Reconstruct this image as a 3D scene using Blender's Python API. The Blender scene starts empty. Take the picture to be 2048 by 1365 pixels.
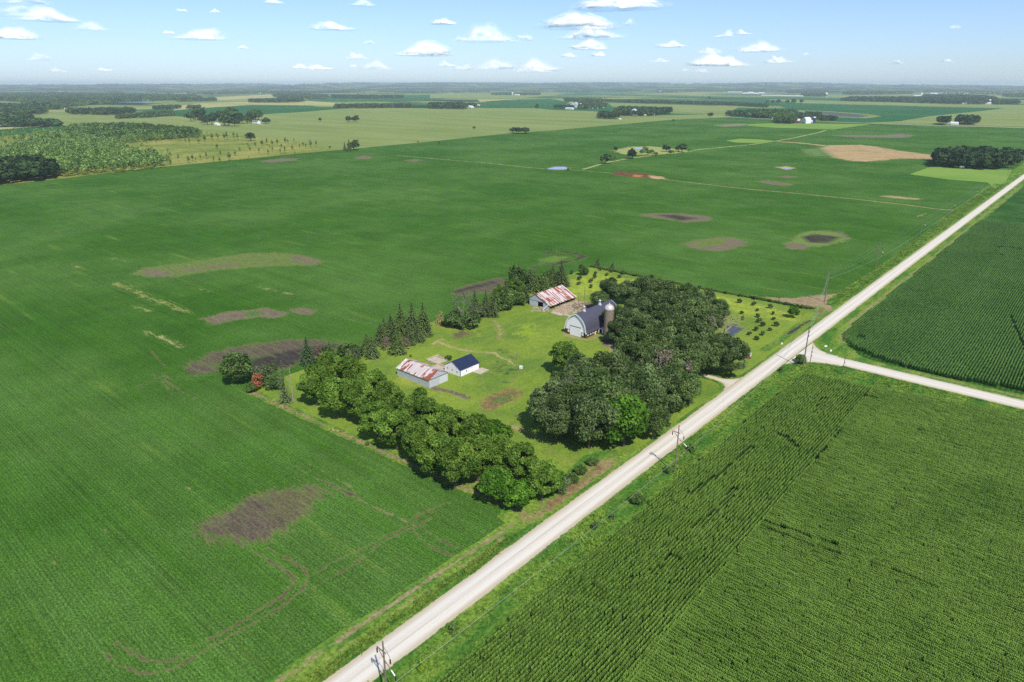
import bpy, math, random
import numpy as np
from math import radians as R
C = bpy.context.scene.collection
scene = bpy.context.scene

# ---------------------------------------------------------------- camera
CAMH = 100.0                       # drone height over the fields
FOC, HZ = 1365.0, 169.0            # survey: focal length and horizon of the 2048 px photograph
PITCH = math.atan((682.5-HZ)/FOC)
PSI = R(41.028)                    # the camera looks 41 degrees left of the gravel road (road = world Y)
cam_d = bpy.data.cameras.new('camera'); cam = bpy.data.objects.new('camera', cam_d); C.objects.link(cam)
cam.location = (0, 0, CAMH)
cam.rotation_euler = (math.pi/2-PITCH, 0, PSI)
cam_d.sensor_width = 36.0; cam_d.lens = 36.0*FOC/2048.0
cam_d.clip_start = 1.0; cam_d.clip_end = 150000.0
scene.camera = cam

# ---------------------------------------------------------------- light
SUN_EL, SUN_DX, SUN_DY = 50.0, 0.882, -0.471       # direction towards the sun
world = bpy.data.worlds.new("World"); scene.world = world; world.use_nodes = True
wn, wl = world.node_tree.nodes, world.node_tree.links
bg = wn['Background']
sky = wn.new('ShaderNodeTexSky'); sky.sky_type = 'NISHITA'; sky.sun_disc = False
sky.sun_elevation = R(SUN_EL); sky.sun_rotation = math.atan2(SUN_DX, SUN_DY)
sky.altitude = 0; sky.air_density = 1.0; sky.dust_density = 0.35; sky.ozone_density = 3.0
tint = wn.new('ShaderNodeMix'); tint.data_type = 'RGBA'; tint.blend_type = 'MULTIPLY'; tint.inputs[0].default_value = 1.0
wtc = wn.new('ShaderNodeTexCoord'); wsp = wn.new('ShaderNodeSeparateXYZ'); wl.new(wtc.outputs['Generated'], wsp.inputs[0])
wmr = wn.new('ShaderNodeMapRange'); wmr.inputs['From Min'].default_value = 0.0; wmr.inputs['From Max'].default_value = 0.16; wl.new(wsp.outputs[2], wmr.inputs['Value'])
wmx = wn.new('ShaderNodeMix'); wmx.data_type = 'RGBA'; wl.new(wmr.outputs[0], wmx.inputs[0])
wmx.inputs[6].default_value = (0.68, 0.83, 1.19, 1); wmx.inputs[7].default_value = (0.78, 0.84, 0.98, 1)
wl.new(wmx.outputs[2], tint.inputs[7])
wl.new(sky.outputs[0], tint.inputs[6]); wl.new(tint.outputs[2], bg.inputs[0]); bg.inputs[1].default_value = 0.122
sun_d = bpy.data.lights.new('sun', 'SUN'); sun = bpy.data.objects.new('sun', sun_d); C.objects.link(sun)
sun_d.energy = 4.1; sun_d.angle = R(0.55); sun_d.color = (1.0, 0.955, 0.88)
import mathutils
se = R(SUN_EL); tosun = mathutils.Vector((SUN_DX*math.cos(se), SUN_DY*math.cos(se), math.sin(se)))
sun.rotation_euler = tosun.to_track_quat('Z', 'Y').to_euler(); sun.location = (0, 0, 300)
scene.view_settings.view_transform = 'Standard'; scene.view_settings.look = 'None'
scene.view_settings.exposure = 0.24; scene.view_settings.gamma = 1.0
scene.render.engine = 'CYCLES'
cy = scene.cycles
cy.max_bounces = 6; cy.diffuse_bounces = 2; cy.glossy_bounces = 2; cy.transmission_bounces = 3
cy.volume_bounces = 2; cy.transparent_max_bounces = 24; cy.caustics_reflective = False; cy.caustics_refractive = False
cy.use_denoising = False; cy.sample_clamp_indirect = 2.0; cy.sample_clamp_direct = 8.0

# ---------------------------------------------------------------- survey: photograph pixel -> point of the ground
cpi, spi = math.cos(PITCH), math.sin(PITCH); cps, sps = math.cos(PSI), math.sin(PSI)
def G(px, py, h=0.0):
    a = (px-1024)/FOC; b = (682.5-py)/FOC
    fw = cpi+b*spi; up = -spi+b*cpi
    t = (CAMH-h)/-up; f = fw*t; r = a*t
    return (-sps*f+cps*r, cps*f+sps*r)
def GP(l): return [G(*p) for p in l]
def dist(x, y): return math.hypot(x, y)
def pxsize(x, y): return math.sqrt(x*x+y*y+CAMH*CAMH)/FOC      # metres per photograph pixel there

def lin(r, g, b):
    f = lambda c: ((c/255+0.055)/1.055)**2.4 if c > 10.3 else c/255/12.92
    return (f(r), f(g), f(b))
ALB = 0.74
def wht(r, g, b): return tuple(c*.88 for c in lin(r, g, b))
def alb(r, g, b): return tuple(min(.9, c*ALB) for c in lin(r, g, b))

# ---------------------------------------------------------------- mesh helpers
def mesh_np(name, V, F, mat=None, parent=None, smooth=False, fattr=None, vattr=None, cattr=None, loc=None, link=True):
    V = np.asarray(V, dtype=np.float32); F = np.asarray(F, dtype=np.int32)
    me = bpy.data.meshes.new(name); n = F.shape[1] if len(F) else 4
    me.vertices.add(len(V)); me.vertices.foreach_set('co', V.ravel())
    me.loops.add(F.size); me.loops.foreach_set('vertex_index', F.ravel())
    me.polygons.add(len(F)); me.polygons.foreach_set('loop_start', np.arange(0, F.size, n, dtype=np.int32))
    me.polygons.foreach_set('loop_total', np.full(len(F), n, dtype=np.int32))
    for k, a in (vattr or {}).items():
        at = me.attributes.new(k, 'FLOAT', 'POINT'); at.data.foreach_set('value', np.asarray(a, dtype=np.float32))
    for k, a in (cattr or {}).items():
        at = me.attributes.new(k, 'FLOAT_VECTOR', 'POINT'); at.data.foreach_set('vector', np.asarray(a, dtype=np.float32).ravel())
    me.update(calc_edges=True); me.validate()
    if smooth: me.polygons.foreach_set('use_smooth', [True]*len(me.polygons))
    if mat: me.materials.append(mat)
    if not link: return me
    o = bpy.data.objects.new(name, me); C.objects.link(o)
    if parent: o.parent = parent
    if loc is not None: o.location = loc
    return o
class MB:
    "collects polygons of any size"
    def __init__(s): s.v = []; s.f = []
    def poly(s, pts):
        n = len(s.v); s.v += [tuple(p) for p in pts]; s.f.append(tuple(range(n, n+len(pts))))
    def box(s, x0, x1, y0, y1, z0, z1):
        n = len(s.v)
        s.v += [(x, y, z) for z in (z0, z1) for y in (y0, y1) for x in (x0, x1)]
        s.f += [(n, n+2, n+3, n+1), (n+4, n+5, n+7, n+6), (n, n+1, n+5, n+4), (n+2, n+6, n+7, n+3), (n, n+4, n+6, n+2), (n+1, n+3, n+7, n+5)]
    def tube(s, path, rad, seg=6, cap=True):
        path = [mathutils.Vector(p) for p in path]; n0 = len(s.v)
        if not hasattr(rad, '__len__'): rad = [rad]*len(path)
        for i, p in enumerate(path):
            d = (path[min(i+1, len(path)-1)]-path[max(i-1, 0)]).normalized()
            u = d.cross(mathutils.Vector((0, 0, 1)) if abs(d.z) < .95 else mathutils.Vector((1, 0, 0))).normalized(); w = d.cross(u)
            for k in range(seg):
                a = 2*math.pi*k/seg; q = p+(u*math.cos(a)+w*math.sin(a))*rad[i]; s.v.append(tuple(q))
        for i in range(len(path)-1):
            for k in range(seg):
                a = n0+i*seg+k; b = n0+i*seg+(k+1) % seg; s.f.append((a, b, b+seg, a+seg))
        if cap:
            s.f.append(tuple(n0+k for k in range(seg))[::-1]); s.f.append(tuple(n0+(len(path)-1)*seg+k for k in range(seg)))
    def lathe(s, prof, x=0, y=0, seg=20):
        n0 = len(s.v)
        for r, z in prof:
            for k in range(seg):
                a = 2*math.pi*k/seg; s.v.append((x+r*math.cos(a), y+r*math.sin(a), z))
        for i in range(len(prof)-1):
            for k in range(seg):
                a = n0+i*seg+k; b = n0+i*seg+(k+1) % seg; s.f.append((a, b, b+seg, a+seg))
    def build(s, name, mat, parent=None, smooth=False, loc=None):
        me = bpy.data.meshes.new(name); me.from_pydata(s.v, [], s.f); me.update()
        if smooth: me.polygons.foreach_set('use_smooth', [True]*len(me.polygons))
        if mat: me.materials.append(mat)
        o = bpy.data.objects.new(name, me); C.objects.link(o)
        if parent: o.parent = parent
        if loc is not None: o.location = loc
        return o
def tag(o, label=None, cat=None, group=None, kind=None):
    if label: o['label'] = label
    if cat: o['category'] = cat
    if group: o['group'] = group
    if kind: o['kind'] = kind
    return o
def empty(name, loc, rz=0, label=None, cat=None, group=None):
    o = bpy.data.objects.new(name, None); C.objects.link(o); o.location = loc; o.rotation_euler = (0, 0, rz)
    o.empty_display_size = 1; return tag(o, label, cat, group)
def copy_tree(root):
    c = root.copy(); C.objects.link(c)
    for ch in list(root.children):
        d = ch.copy(); C.objects.link(d); d.parent = c
        for g in ch.children:
            e = g.copy(); C.objects.link(e); e.parent = d
    return c
ORD = ['first', 'second', 'third', 'fourth', 'fifth', 'sixth', 'seventh', 'eighth', 'ninth', 'tenth', 'eleventh', 'twelfth', 'thirteenth', 'fourteenth', 'fifteenth', 'sixteenth', 'seventeenth', 'eighteenth', 'nineteenth', 'twentieth', '21st', '22nd', '23rd', '24th', '25th', '26th', '27th', '28th', '29th', '30th', '31st', '32nd', '33rd', '34th', '35th', '36th', '37th', '38th', '39th', '40th', '41st', '42nd', '43rd', '44th', '45th', '46th', '47th', '48th', '49th', '50th', '51st', '52nd', '53rd', '54th', '55th', '56th', '57th', '58th', '59th', '60th', '61st', '62nd', '63rd', '64th', '65th', '66th', '67th', '68th', '69th', '70th', '71st', '72nd', '73rd', '74th', '75th', '76th', '77th', '78th', '79th', '80th']

# ---------------------------------------------------------------- material helper
class NT:
    def __init__(s, name, rough=0.9, spec=0.1):
        s.m = bpy.data.materials.new(name); s.m.use_nodes = True
        s.n = s.m.node_tree.nodes; s.l = s.m.node_tree.links; s.b = s.n['Principled BSDF']; s.out = s.n['Material Output']
        s.b.inputs['Roughness'].default_value = rough; s.b.inputs['Specular IOR Level'].default_value = spec
    def put(s, sock, v):
        if isinstance(v, bpy.types.NodeSocket): s.l.new(v, sock)
        elif isinstance(v, (tuple, list)):
            sock.default_value = tuple(v)+(1.0,) if len(v) == 3 and len(sock.default_value) == 4 else tuple(v)
        else: sock.default_value = v
    def pos(s):
        return s.n.new('ShaderNodeNewGeometry').outputs['Position']
    def obj(s): return s.n.new('ShaderNodeTexCoord').outputs['Object']
    def scale(s, vec, k, off=(0, 0, 0)):
        m = s.n.new('ShaderNodeMapping'); s.l.new(vec, m.inputs[0]); m.inputs['Scale'].default_value = k; m.inputs['Location'].default_value = off; return m.outputs[0]
    def noise(s, vec, sc, det=3, rough=.55, dist=0):
        t = s.n.new('ShaderNodeTexNoise'); s.l.new(vec, t.inputs['Vector']); t.inputs['Scale'].default_value = sc
        t.inputs['Detail'].default_value = det; t.inputs['Roughness'].default_value = rough; t.inputs['Distortion'].default_value = dist
        return t.outputs['Fac']
    def math(s, op, a, b=0.0, c=None, clamp=False):
        t = s.n.new('ShaderNodeMath'); t.operation = op; t.use_clamp = clamp
        s.put(t.inputs[0], a); s.put(t.inputs[1], b)
        if c is not None: s.put(t.inputs[2], c)
        return t.outputs[0]
    def ss(s, v, lo, hi, a=0.0, b=1.0):
        t = s.n.new('ShaderNodeMapRange'); t.interpolation_type = 'SMOOTHSTEP'; s.put(t.inputs['Value'], v)
        t.inputs['From Min'].default_value = lo; t.inputs['From Max'].default_value = hi
        t.inputs['To Min'].default_value = a; t.inputs['To Max'].default_value = b; return t.outputs[0]
    def mix(s, f, a, b, blend='MIX'):
        t = s.n.new('ShaderNodeMix'); t.data_type = 'RGBA'; t.blend_type = blend
        s.put(t.inputs[0], f); s.put(t.inputs[6], a); s.put(t.inputs[7], b); return t.outputs[2]
    def mul(s, col, f):                 # colour * scalar
        t = s.n.new('ShaderNodeVectorMath'); t.operation = 'SCALE'; s.put(t.inputs[0], col); s.put(t.inputs[3], f); return t.outputs[0]
    def attr(s, name, out='Fac'):
        t = s.n.new('ShaderNodeAttribute'); t.attribute_name = name; return t.outputs[out]
    def sep(s, v):
        t = s.n.new('ShaderNodeSeparateXYZ'); s.l.new(v, t.inputs[0]); return t.outputs
    def comb(s, x, y, z):
        t = s.n.new('ShaderNodeCombineXYZ'); s.put(t.inputs[0], x); s.put(t.inputs[1], y); s.put(t.inputs[2], z); return t.outputs[0]
    def white(s, v):
        t = s.n.new('ShaderNodeTexWhiteNoise'); t.noise_dimensions = '3D'; s.l.new(v, t.inputs[0]); return t.outputs['Value']
    def rnd(s): return s.n.new('ShaderNodeObjectInfo').outputs['Random']
    def bump(s, h, strength=.5, d=.1):
        t = s.n.new('ShaderNodeBump'); t.inputs['Strength'].default_value = strength; t.inputs['Distance'].default_value = d
        s.put(t.inputs['Height'], h); s.l.new(t.outputs[0], s.b.inputs['Normal'])
    def color(s, c): s.put(s.b.inputs['Base Color'], c); return s.m
def plain(name, col, rough=.8, spec=.2, metal=0, var=.15, sc=2.0):
    t = NT(name, rough, spec); t.b.inputs['Metallic'].default_value = metal
    n = t.noise(t.obj(), sc, 5, .6)
    return t.color(t.mul(t.mix(0.0, col, col), t.ss(n, .25, .75, 1-var, 1+var)))

# ---- crop and ground colour functions, all in world metres
def crop_color(t, kind):
    "kind: soy, lawn, verge, pale, corn, meadow, soyfar -> colour socket, bump height socket"
    P = t.pos()
    big = t.noise(P, .008, 4, .6); mid = t.noise(P, .05, 4, .6)
    if kind == 'soy':
        st = t.noise(t.scale(P, (.012, .22, 1)), 1.0, 4, .65)          # streaks along the planting rows (X)
        fine = t.noise(t.scale(P, (.8, 1.5, 1)), 2.2, 3, .8)
        dots = t.noise(P, 5.0, 1, .5)
        rows = t.math('SINE', t.math('MULTIPLY', t.sep(P)[1], 2*math.pi/.76))
        wheel = t.math('FRACT', t.math('DIVIDE', t.sep(P)[1], 27.4))
        wl_ = t.ss(t.math('ABSOLUTE', t.math('SUBTRACT', t.math('ABSOLUTE', t.math('SUBTRACT', wheel, .5)), .035)), .006, .016, .86, 1.0)
        wl_ = t.math('ADD', t.math('MULTIPLY', t.ss(mid, .45, .6), t.math('SUBTRACT', 1.0, wl_)), wl_)
        c = t.mix(t.ss(big, .36, .66), alb(66, 110, 33), alb(90, 128, 54))
        c = t.mix(t.ss(st, .45, .75, 0, .55), c, alb(74, 124, 28))
        yel = t.math('MULTIPLY', t.ss(t.noise(t.scale(P, (.018, .16, 1), (7, 3, 0)), 1.0, 4, .6), .58, .76), .34)
        c = t.mix(yel, c, alb(142, 160, 70))
        c = t.mul(c, t.math('MULTIPLY', t.math('MULTIPLY', t.ss(fine, .3, .72, .52, 1.5), t.ss(dots, .3, .7, .72, 1.28)), t.math('MULTIPLY', wl_, t.ss(mid, .3, .7, .9, 1.1))))
        sw = t.noise(t.scale(P, (.004, 1.1, 1), (3, 5, 0)), 1.0, 3, .7)
        c = t.mul(c, t.math('MULTIPLY', t.ss(sw, .3, .7, .88, 1.12), t.math('ADD', 1.0, t.math('MULTIPLY', rows, .1))))
        return c, t.math('ADD', fine, t.math('MULTIPLY', rows, .12))
    if kind == 'lawn':
        st = t.noise(t.scale(P, (.35, .05, 1)), 1.0, 3, .6); fine = t.noise(P, 1.4, 3, .7)
        p2 = t.noise(P, .035, 4, .65)
        c = t.mix(t.ss(p2, .38, .66), alb(140, 163, 60), alb(110, 141, 56))
        c = t.mix(t.ss(st, .42, .7, 0, .4), c, alb(152, 172, 66))
        c = t.mix(t.ss(t.noise(t.scale(P, (1, 1, 1), (50, 9, 0)), .07, 5, .65), .6, .7, 0, .6), c, alb(150, 150, 86))
        return t.mul(c, t.ss(fine, .3, .7, .8, 1.2)), fine
    if kind == 'verge':
        fine = t.noise(P, 1.1, 4, .75); p2 = t.noise(t.scale(P, (.25, .05, 1)), 1.0, 4, .65)
        c = t.mix(t.ss(p2, .35, .65), alb(78, 128, 48), alb(132, 160, 62))
        c = t.mix(t.ss(t.noise(P, .3, 4, .7), .6, .75, 0, .5), c, alb(60, 100, 56))
        return t.mul(c, t.ss(fine, .3, .7, .55, 1.4)), fine
    if kind == 'pale':
        st = t.noise(t.scale(P, (.003, .014, 1)), 1.0, 6, .65)
        c = t.mix(t.ss(st, .3, .7), alb(132, 150, 78), alb(154, 166, 96))
        c = t.mix(t.ss(t.noise(t.scale(P, (.003, .012, 1)), 1.0, 4, .6), .6, .75, 0, .6), c, alb(104, 134, 68))
        return c, st
    if kind == 'meadow':
        p2 = t.noise(P, .012, 5, .7); fine = t.noise(P, .15, 4, .75)
        c = t.mix(t.ss(p2, .35, .65), alb(168, 166, 86), alb(120, 140, 60))
        return t.mul(c, t.ss(fine, .3, .7, .75, 1.25)), fine
    if kind == 'corn':
        xx = t.sep(P)[0]; rows = t.math('SINE', t.math('MULTIPLY', xx, 2*math.pi/1.52))
        fine = t.noise(P, 1.2, 4, .7)
        c = t.mix(t.ss(mid, .35, .65), alb(52, 94, 36), alb(70, 112, 46))
        return t.mul(c, t.math('MULTIPLY', t.ss(fine, .3, .7, .6, 1.4), t.math('ADD', 1.0, t.math('MULTIPLY', rows, .25)))), fine
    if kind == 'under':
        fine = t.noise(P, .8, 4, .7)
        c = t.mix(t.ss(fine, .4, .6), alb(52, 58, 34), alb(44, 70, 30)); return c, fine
def crop_mat(name, kind, bump=.4, d=.3):
    t = NT(name, .95, .03); c, h = crop_color(t, kind); t.bump(h, bump, d); return t.color(c)
def patch_mat(name, kind, streak=(.3, 1.4, 1)):
    "the crop's own colour, broken by the bare or weedy ground of the mesh attributes m (amount) and c (colour)"
    t = NT(name, .95, .03); c, h = crop_color(t, kind); P = t.pos()
    n1 = t.noise(t.scale(P, streak), 1.0, 5, .72); n2 = t.noise(P, 1.6, 3, .7); n3 = t.noise(P, .12, 4, .6)
    m = t.math('ADD', t.attr('m'), t.math('MULTIPLY', t.math('SUBTRACT', n1, .5), 1.9))
    m = t.math('ADD', m, t.math('MULTIPLY', t.math('SUBTRACT', n3, .5), 1.2))
    m = t.math('ADD', m, t.math('MULTIPLY', t.math('SUBTRACT', n2, .5), .7))
    edge = t.math('MULTIPLY', t.ss(m, .36, .72), t.ss(t.attr('m'), .02, .2))
    col = t.mul(t.attr('c', 'Vector'), t.math('MULTIPLY', t.ss(n2, .3, .7, .66, 1.36), t.ss(n1, .3, .7, 1.22, .8)))
    n4 = t.noise(t.scale(P, (streak[0]*.35, streak[1]*.35, 1), (9, 4, 0)), 1.0, 5, .7)
    col = t.mix(t.ss(n4, .5, .66, 0, .62), col, alb(116, 128, 68)); col = t.mix(t.ss(n4, .5, .36, 0, .4), col, t.mul(t.attr('c', 'Vector'), .62))
    col = t.mix(t.ss(t.math('ABSOLUTE', t.math('SUBTRACT', m, .5)), .02, .22, .45, 0), col, alb(168, 158, 100))
    t.bump(h, .4, .3)
    return t.color(t.mix(edge, c, col))
# ================================================================ GROUND
def sheet(name, pts, z, mat, kind='structure', label=None, cat=None):
    m = MB(); a = sum(pts[i][0]*pts[(i+1) % len(pts)][1]-pts[(i+1) % len(pts)][0]*pts[i][1] for i in range(len(pts)))
    if a < 0: pts = pts[::-1]
    m.poly([(x, y, z) for x, y in pts]); o = m.build(name, mat); return tag(o, label, cat, kind=kind)
def far_ground_mat(name):
    t = NT(name, .95, .02); P = t.pos()
    w = t.noise(P, .0006, 3, .6)
    xs, ys, _ = t.sep(P)
    xs = t.math('ADD', xs, t.math('MULTIPLY', w, 60.0))
    c1 = t.white(t.comb(t.math('FLOOR', t.math('DIVIDE', xs, 790.0)), t.math('FLOOR', t.math('DIVIDE', ys, 395.0)), 0.0))
    c2 = t.white(t.comb(t.math('FLOOR', t.math('DIVIDE', xs, 395.0)), t.math('FLOOR', t.math('DIVIDE', ys, 790.0)), 3.0))
    c = t.mix(t.math('GREATER_THAN', c1, .5), alb(58, 112, 62), alb(132, 150, 82))
    c = t.mix(t.math('GREATER_THAN', c2, .72), c, alb(160, 164, 96))
    c = t.mix(t.math('GREATER_THAN', c2, .9), c, alb(84, 116, 70))
    woods = t.ss(t.noise(t.scale(P, (.0005, .0011, 1)), 1.0, 7, .62), .56, .6)
    c = t.mix(woods, c, alb(36, 62, 34))
    return t.color(t.mul(c, t.ss(t.noise(P, .01, 4), .3, .7, .85, 1.15)))
M = {}
M['far'] = far_ground_mat('farmland')
for k, b in (('soy', .55), ('lawn', .3), ('verge', .8), ('pale', .1), ('meadow', .5), ('corn', .9), ('under', .5)):
    M[k] = crop_mat(k+'_ground', k, b, .35)
PM = {}
def pmat(k, streak=(.3, 1.4, 1)):
    key = (k, streak)
    if key not in PM: PM[key] = patch_mat('patchy_'+k, k, streak)
    return PM[key]
# the whole plain out to the horizon
g = MB(); n = 96; rr = 27000
g.v = [(rr*math.cos(2*math.pi*i/n), rr*math.sin(2*math.pi*i/n), 0) for i in range(n)]; g.f = [tuple(range(n))]
tag(g.build('ground', M['far']), kind='structure')
M['hill'] = NT('hill_woods', .95, .02); _t = M['hill']
M['hill'] = _t.color(_t.mix(_t.ss(_t.noise(_t.scale(_t.pos(), (.0011, .0011, .0011)), 1.0, 8, .68), .5, .56), alb(34, 58, 34), alb(110, 134, 78)))
# low wooded hills along the horizon
rng = np.random.default_rng(5)
def vnoise(x, seed, per=4096):
    r = np.random.default_rng(seed).random(per); i = np.floor(x).astype(int); f = x-i; f = f*f*(3-2*f)
    return r[i % per]*(1-f)+r[(i+1) % per]*f
na, nr = 900, 26
az = np.linspace(PSI-R(48), PSI+R(48), na); rad = 11000+np.linspace(0, 1, nr)*13500
A, RR = np.meshgrid(az, rad, indexing='ij')
u = (A-PSI)/R(48)
env = 34+96*np.exp(-((u+.05)/.55)**2)+20*np.exp(-((u-.75)/.3)**2)+16*np.exp(-((u+.45)/.12)**2)
ns = (vnoise(A*26+40+RR/2600, 1)*.5+vnoise(A*80+90+RR/900, 2)*.27+vnoise(A*320+300+RR/500, 3)*.13+vnoise(A*900+600, 4)*.1)
hh = np.minimum(150, env*ns*1.95)*np.clip((RR-11000)/8500, 0, 1)-1.0
hx, hy = -np.sin(A)*RR, np.cos(A)*RR
V = np.stack([hx, hy, hh], -1).reshape(-1, 3)
ii, jj = np.meshgrid(np.arange(na-1), np.arange(nr-1), indexing='ij'); q = (ii*nr+jj)
F = np.stack([q, q+1, q+nr+1, q+nr], -1).reshape(-1, 4)
tag(mesh_np('hills', V, F, M['hill'], smooth=True), kind='structure')

# ---- fields, each a sheet above the plain
Z = {}
def zz(k, z): Z[k] = z; return z
sheet('soybean_field', GP([(0, 371), (130, 358), (300, 337), (450, 323), (600, 308), (690, 300), (730, 296), (860, 284), (1010, 268), (1100, 262), (1200, 253), (1345, 240), (1440, 236), (1547, 239.5), (1672, 245.5), (1884, 253), (2060, 256)]) +
      [(-60, 2100), (-60, 283), (-60, 262), (-60, 20), (-60, -60), (-700, -60), (-1000, 60)], .10, M['soy'], 'stuff', 'broad green soybean field running from the gravel road to the far meadow', 'soybean field')
def fsheet(name, px, z, mat, *a): return sheet(name, GP(px), z, mat, *a)
fsheet('corn_stand', [(300, 236), (365, 234), (525, 229), (600, 225), (670, 219), (700, 216), (860, 217), (1070, 217), (1110, 221), (1190, 224), (1300, 232), (1440, 229), (1480, 232), (1440, 236), (1345, 240), (1200, 253), (1100, 262), (1010, 268), (860, 284), (730, 296), (690, 300), (655, 298), (600, 285), (440, 265), (300, 252), (130, 254), (118, 244), (60, 229), (110, 226), (240, 231)], .2, M['pale'], 'stuff', 'pale tasselled corn field beyond the big soybean field', 'corn field')
fsheet('meadow', [(-20, 373), (130, 358), (300, 337), (450, 323), (600, 308), (690, 300), (655, 298), (600, 285), (440, 265), (300, 252), (130, 254), (125, 262), (-20, 274)], .3, M['meadow'], 'stuff', 'yellow rough meadow dotted with young trees at the left', 'meadow')
FT = NT('distant_green', .95, .03); FT.color(FT.mul(FT.mix(FT.ss(FT.noise(FT.pos(), .004, 4), .35, .65), alb(44, 102, 54), alb(60, 116, 56)), 1.0)); M['dgreen'] = FT.m
FT = NT('distant_tan', .95, .03); FT.color(FT.mix(FT.ss(FT.noise(FT.scale(FT.pos(), (.001, .01, 1)), 1, 4), .35, .65), alb(196, 186, 120), alb(170, 174, 108))); M['dtan'] = FT.m
FT = NT('distant_hay', .95, .03); FT.color(FT.mix(FT.ss(FT.noise(FT.pos(), .01, 4), .35, .65), alb(124, 162, 66), alb(140, 172, 76))); M['dhay'] = FT.m
def stuff(px, z, m, lab): fsheet('crop_field', px, z, M[m], 'stuff', lab, 'crop field')
stuff([(270, 225), (340, 222), (400, 217), (500, 210.5), (620, 211.5), (670, 219), (600, 225), (525, 229), (365, 234)], .3, 'dgreen', 'long dark green field behind the pale corn at the left')
stuff([(355, 213), (400, 207), (520, 203), (620, 202), (690, 208), (760, 209), (690, 212.5), (620, 211.5), (500, 210.5), (400, 217), (345, 222)], .25, 'dtan', 'tan field strip behind the long dark green field')
stuff([(420, 197), (540, 189), (556, 196), (430, 201)], .3, 'dtan', 'small tan field between distant woods at the left')
stuff([(600, 201), (640, 194), (860, 190), (985, 191), (860, 200), (820, 203), (640, 204)], .3, 'dgreen', 'distant green field behind the tan strip')
stuff([(860, 189), (900, 186.5), (1130, 189.5), (1040, 197), (860, 197)], .35, 'pale', 'distant pale field behind the grove with the white shed')
stuff([(955, 206), (1040, 200), (1100, 198), (1140, 205), (1108, 216), (1000, 217)], .35, 'dgreen', 'green field beside the grain bin farm')
stuff([(955, 199.5), (1030, 199), (960, 204.5)], .4, 'dtan', 'small tan wedge of field behind the grove with the white shed')
stuff([(1215, 206), (1480, 214), (1450, 228), (1380, 226), (1225, 214)], .35, 'pale', 'pale field behind the grove with the silver dome')
stuff([(1530, 199), (1700, 203), (2060, 211), (2060, 216.5), (1870, 213.5), (1600, 207)], .35, 'pale', 'pale field strip in front of the long distant wood')
stuff([(1545, 208), (1700, 210.5), (1870, 214), (2010, 217), (1960, 223), (1860, 233), (1800, 243), (1720, 246.5), (1672, 244), (1600, 225)], .4, 'dgreen', 'distant blue green field with a dark patch')
stuff([(1860, 233), (1960, 223), (2010, 217), (2060, 217), (2060, 254), (1990, 253), (1725, 246.5), (1800, 243)], .3, 'pale', 'pale field behind the small farmhouse at the right')
stuff([(1492, 252), (1497, 249), (1547, 247), (1742, 249), (1667, 260), (1547, 256)], .3, 'dhay', 'light green hay field in front of the white barn farm')
stuff([(1452, 282), (1479, 278), (1527, 280), (1560, 283.5), (1512, 287), (1472, 286)], .3, 'dhay', 'light green wedge at the bend of the field track')
stuff([(-10, 262), (125, 253), (128, 259), (-10, 275)], .4, 'dgreen', 'small green field behind the young tree plantation')
stuff([(-10, 256), (80, 252.5), (80, 254), (-10, 261)], .45, 'dtan', 'narrow tan strip behind the young tree plantation')
stuff([(1900, 360.6), (1819, 349.6), (1865, 333), (1920, 336), (2024, 341), (2011, 364), (1989, 379), (1975, 366)], .3, 'dhay', 'light green mown grass in front of the dark grove at the right')
# the farmstead lawn
LAWN = [(-92.4, 109.6), (-140, 106), (-209.5, 102.8), (-213, 120), (-213.5, 170), (-217, 230), (-220.5, 322.5), (-160, 321.5), (-120, 323.5), (-91, 324.5), (-86.5, 322), (-86.5, 112)]
sheet('lawn', LAWN, .13, M['lawn'], 'stuff', 'bright mown grass of the farmstead around the sheds and barn', 'lawn')
# roadside grass
sheet('verge', [(-92.3, -60), (-92.3, 60), (-91.2, 103), (-86.4, 109), (-86.4, 331), (-94.5, 345), (-93.5, 480), (-98, 640), (-101, 900), (-100, 1500), (-60, 1500), (-73, 900), (-73, 300), (-71, 288), (-64, 279.5), (-54, 275.5), (-30, 273.5), (30, 275), (30, 256), (-5, 255.5), (-25, 252.5), (-42, 248.3), (-70, 246), (-70, -60)], .16, M['verge'], 'stuff', 'rough green grass on both sides of the gravel roads', 'verge')
# ground under the standing corn
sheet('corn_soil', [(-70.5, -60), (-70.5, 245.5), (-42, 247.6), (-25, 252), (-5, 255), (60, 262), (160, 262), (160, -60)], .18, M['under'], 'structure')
C2 = [(-73.3, 300), (-73.3, 1500), (400, 1500), (400, 283), (40, 279), (-7, 277), (-21, 274), (-36, 272), (-53.5, 275.5), (-63.5, 280), (-70, 288)]
sheet('corn_field_soil', C2, .19, M['corn'], 'structure')

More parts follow.
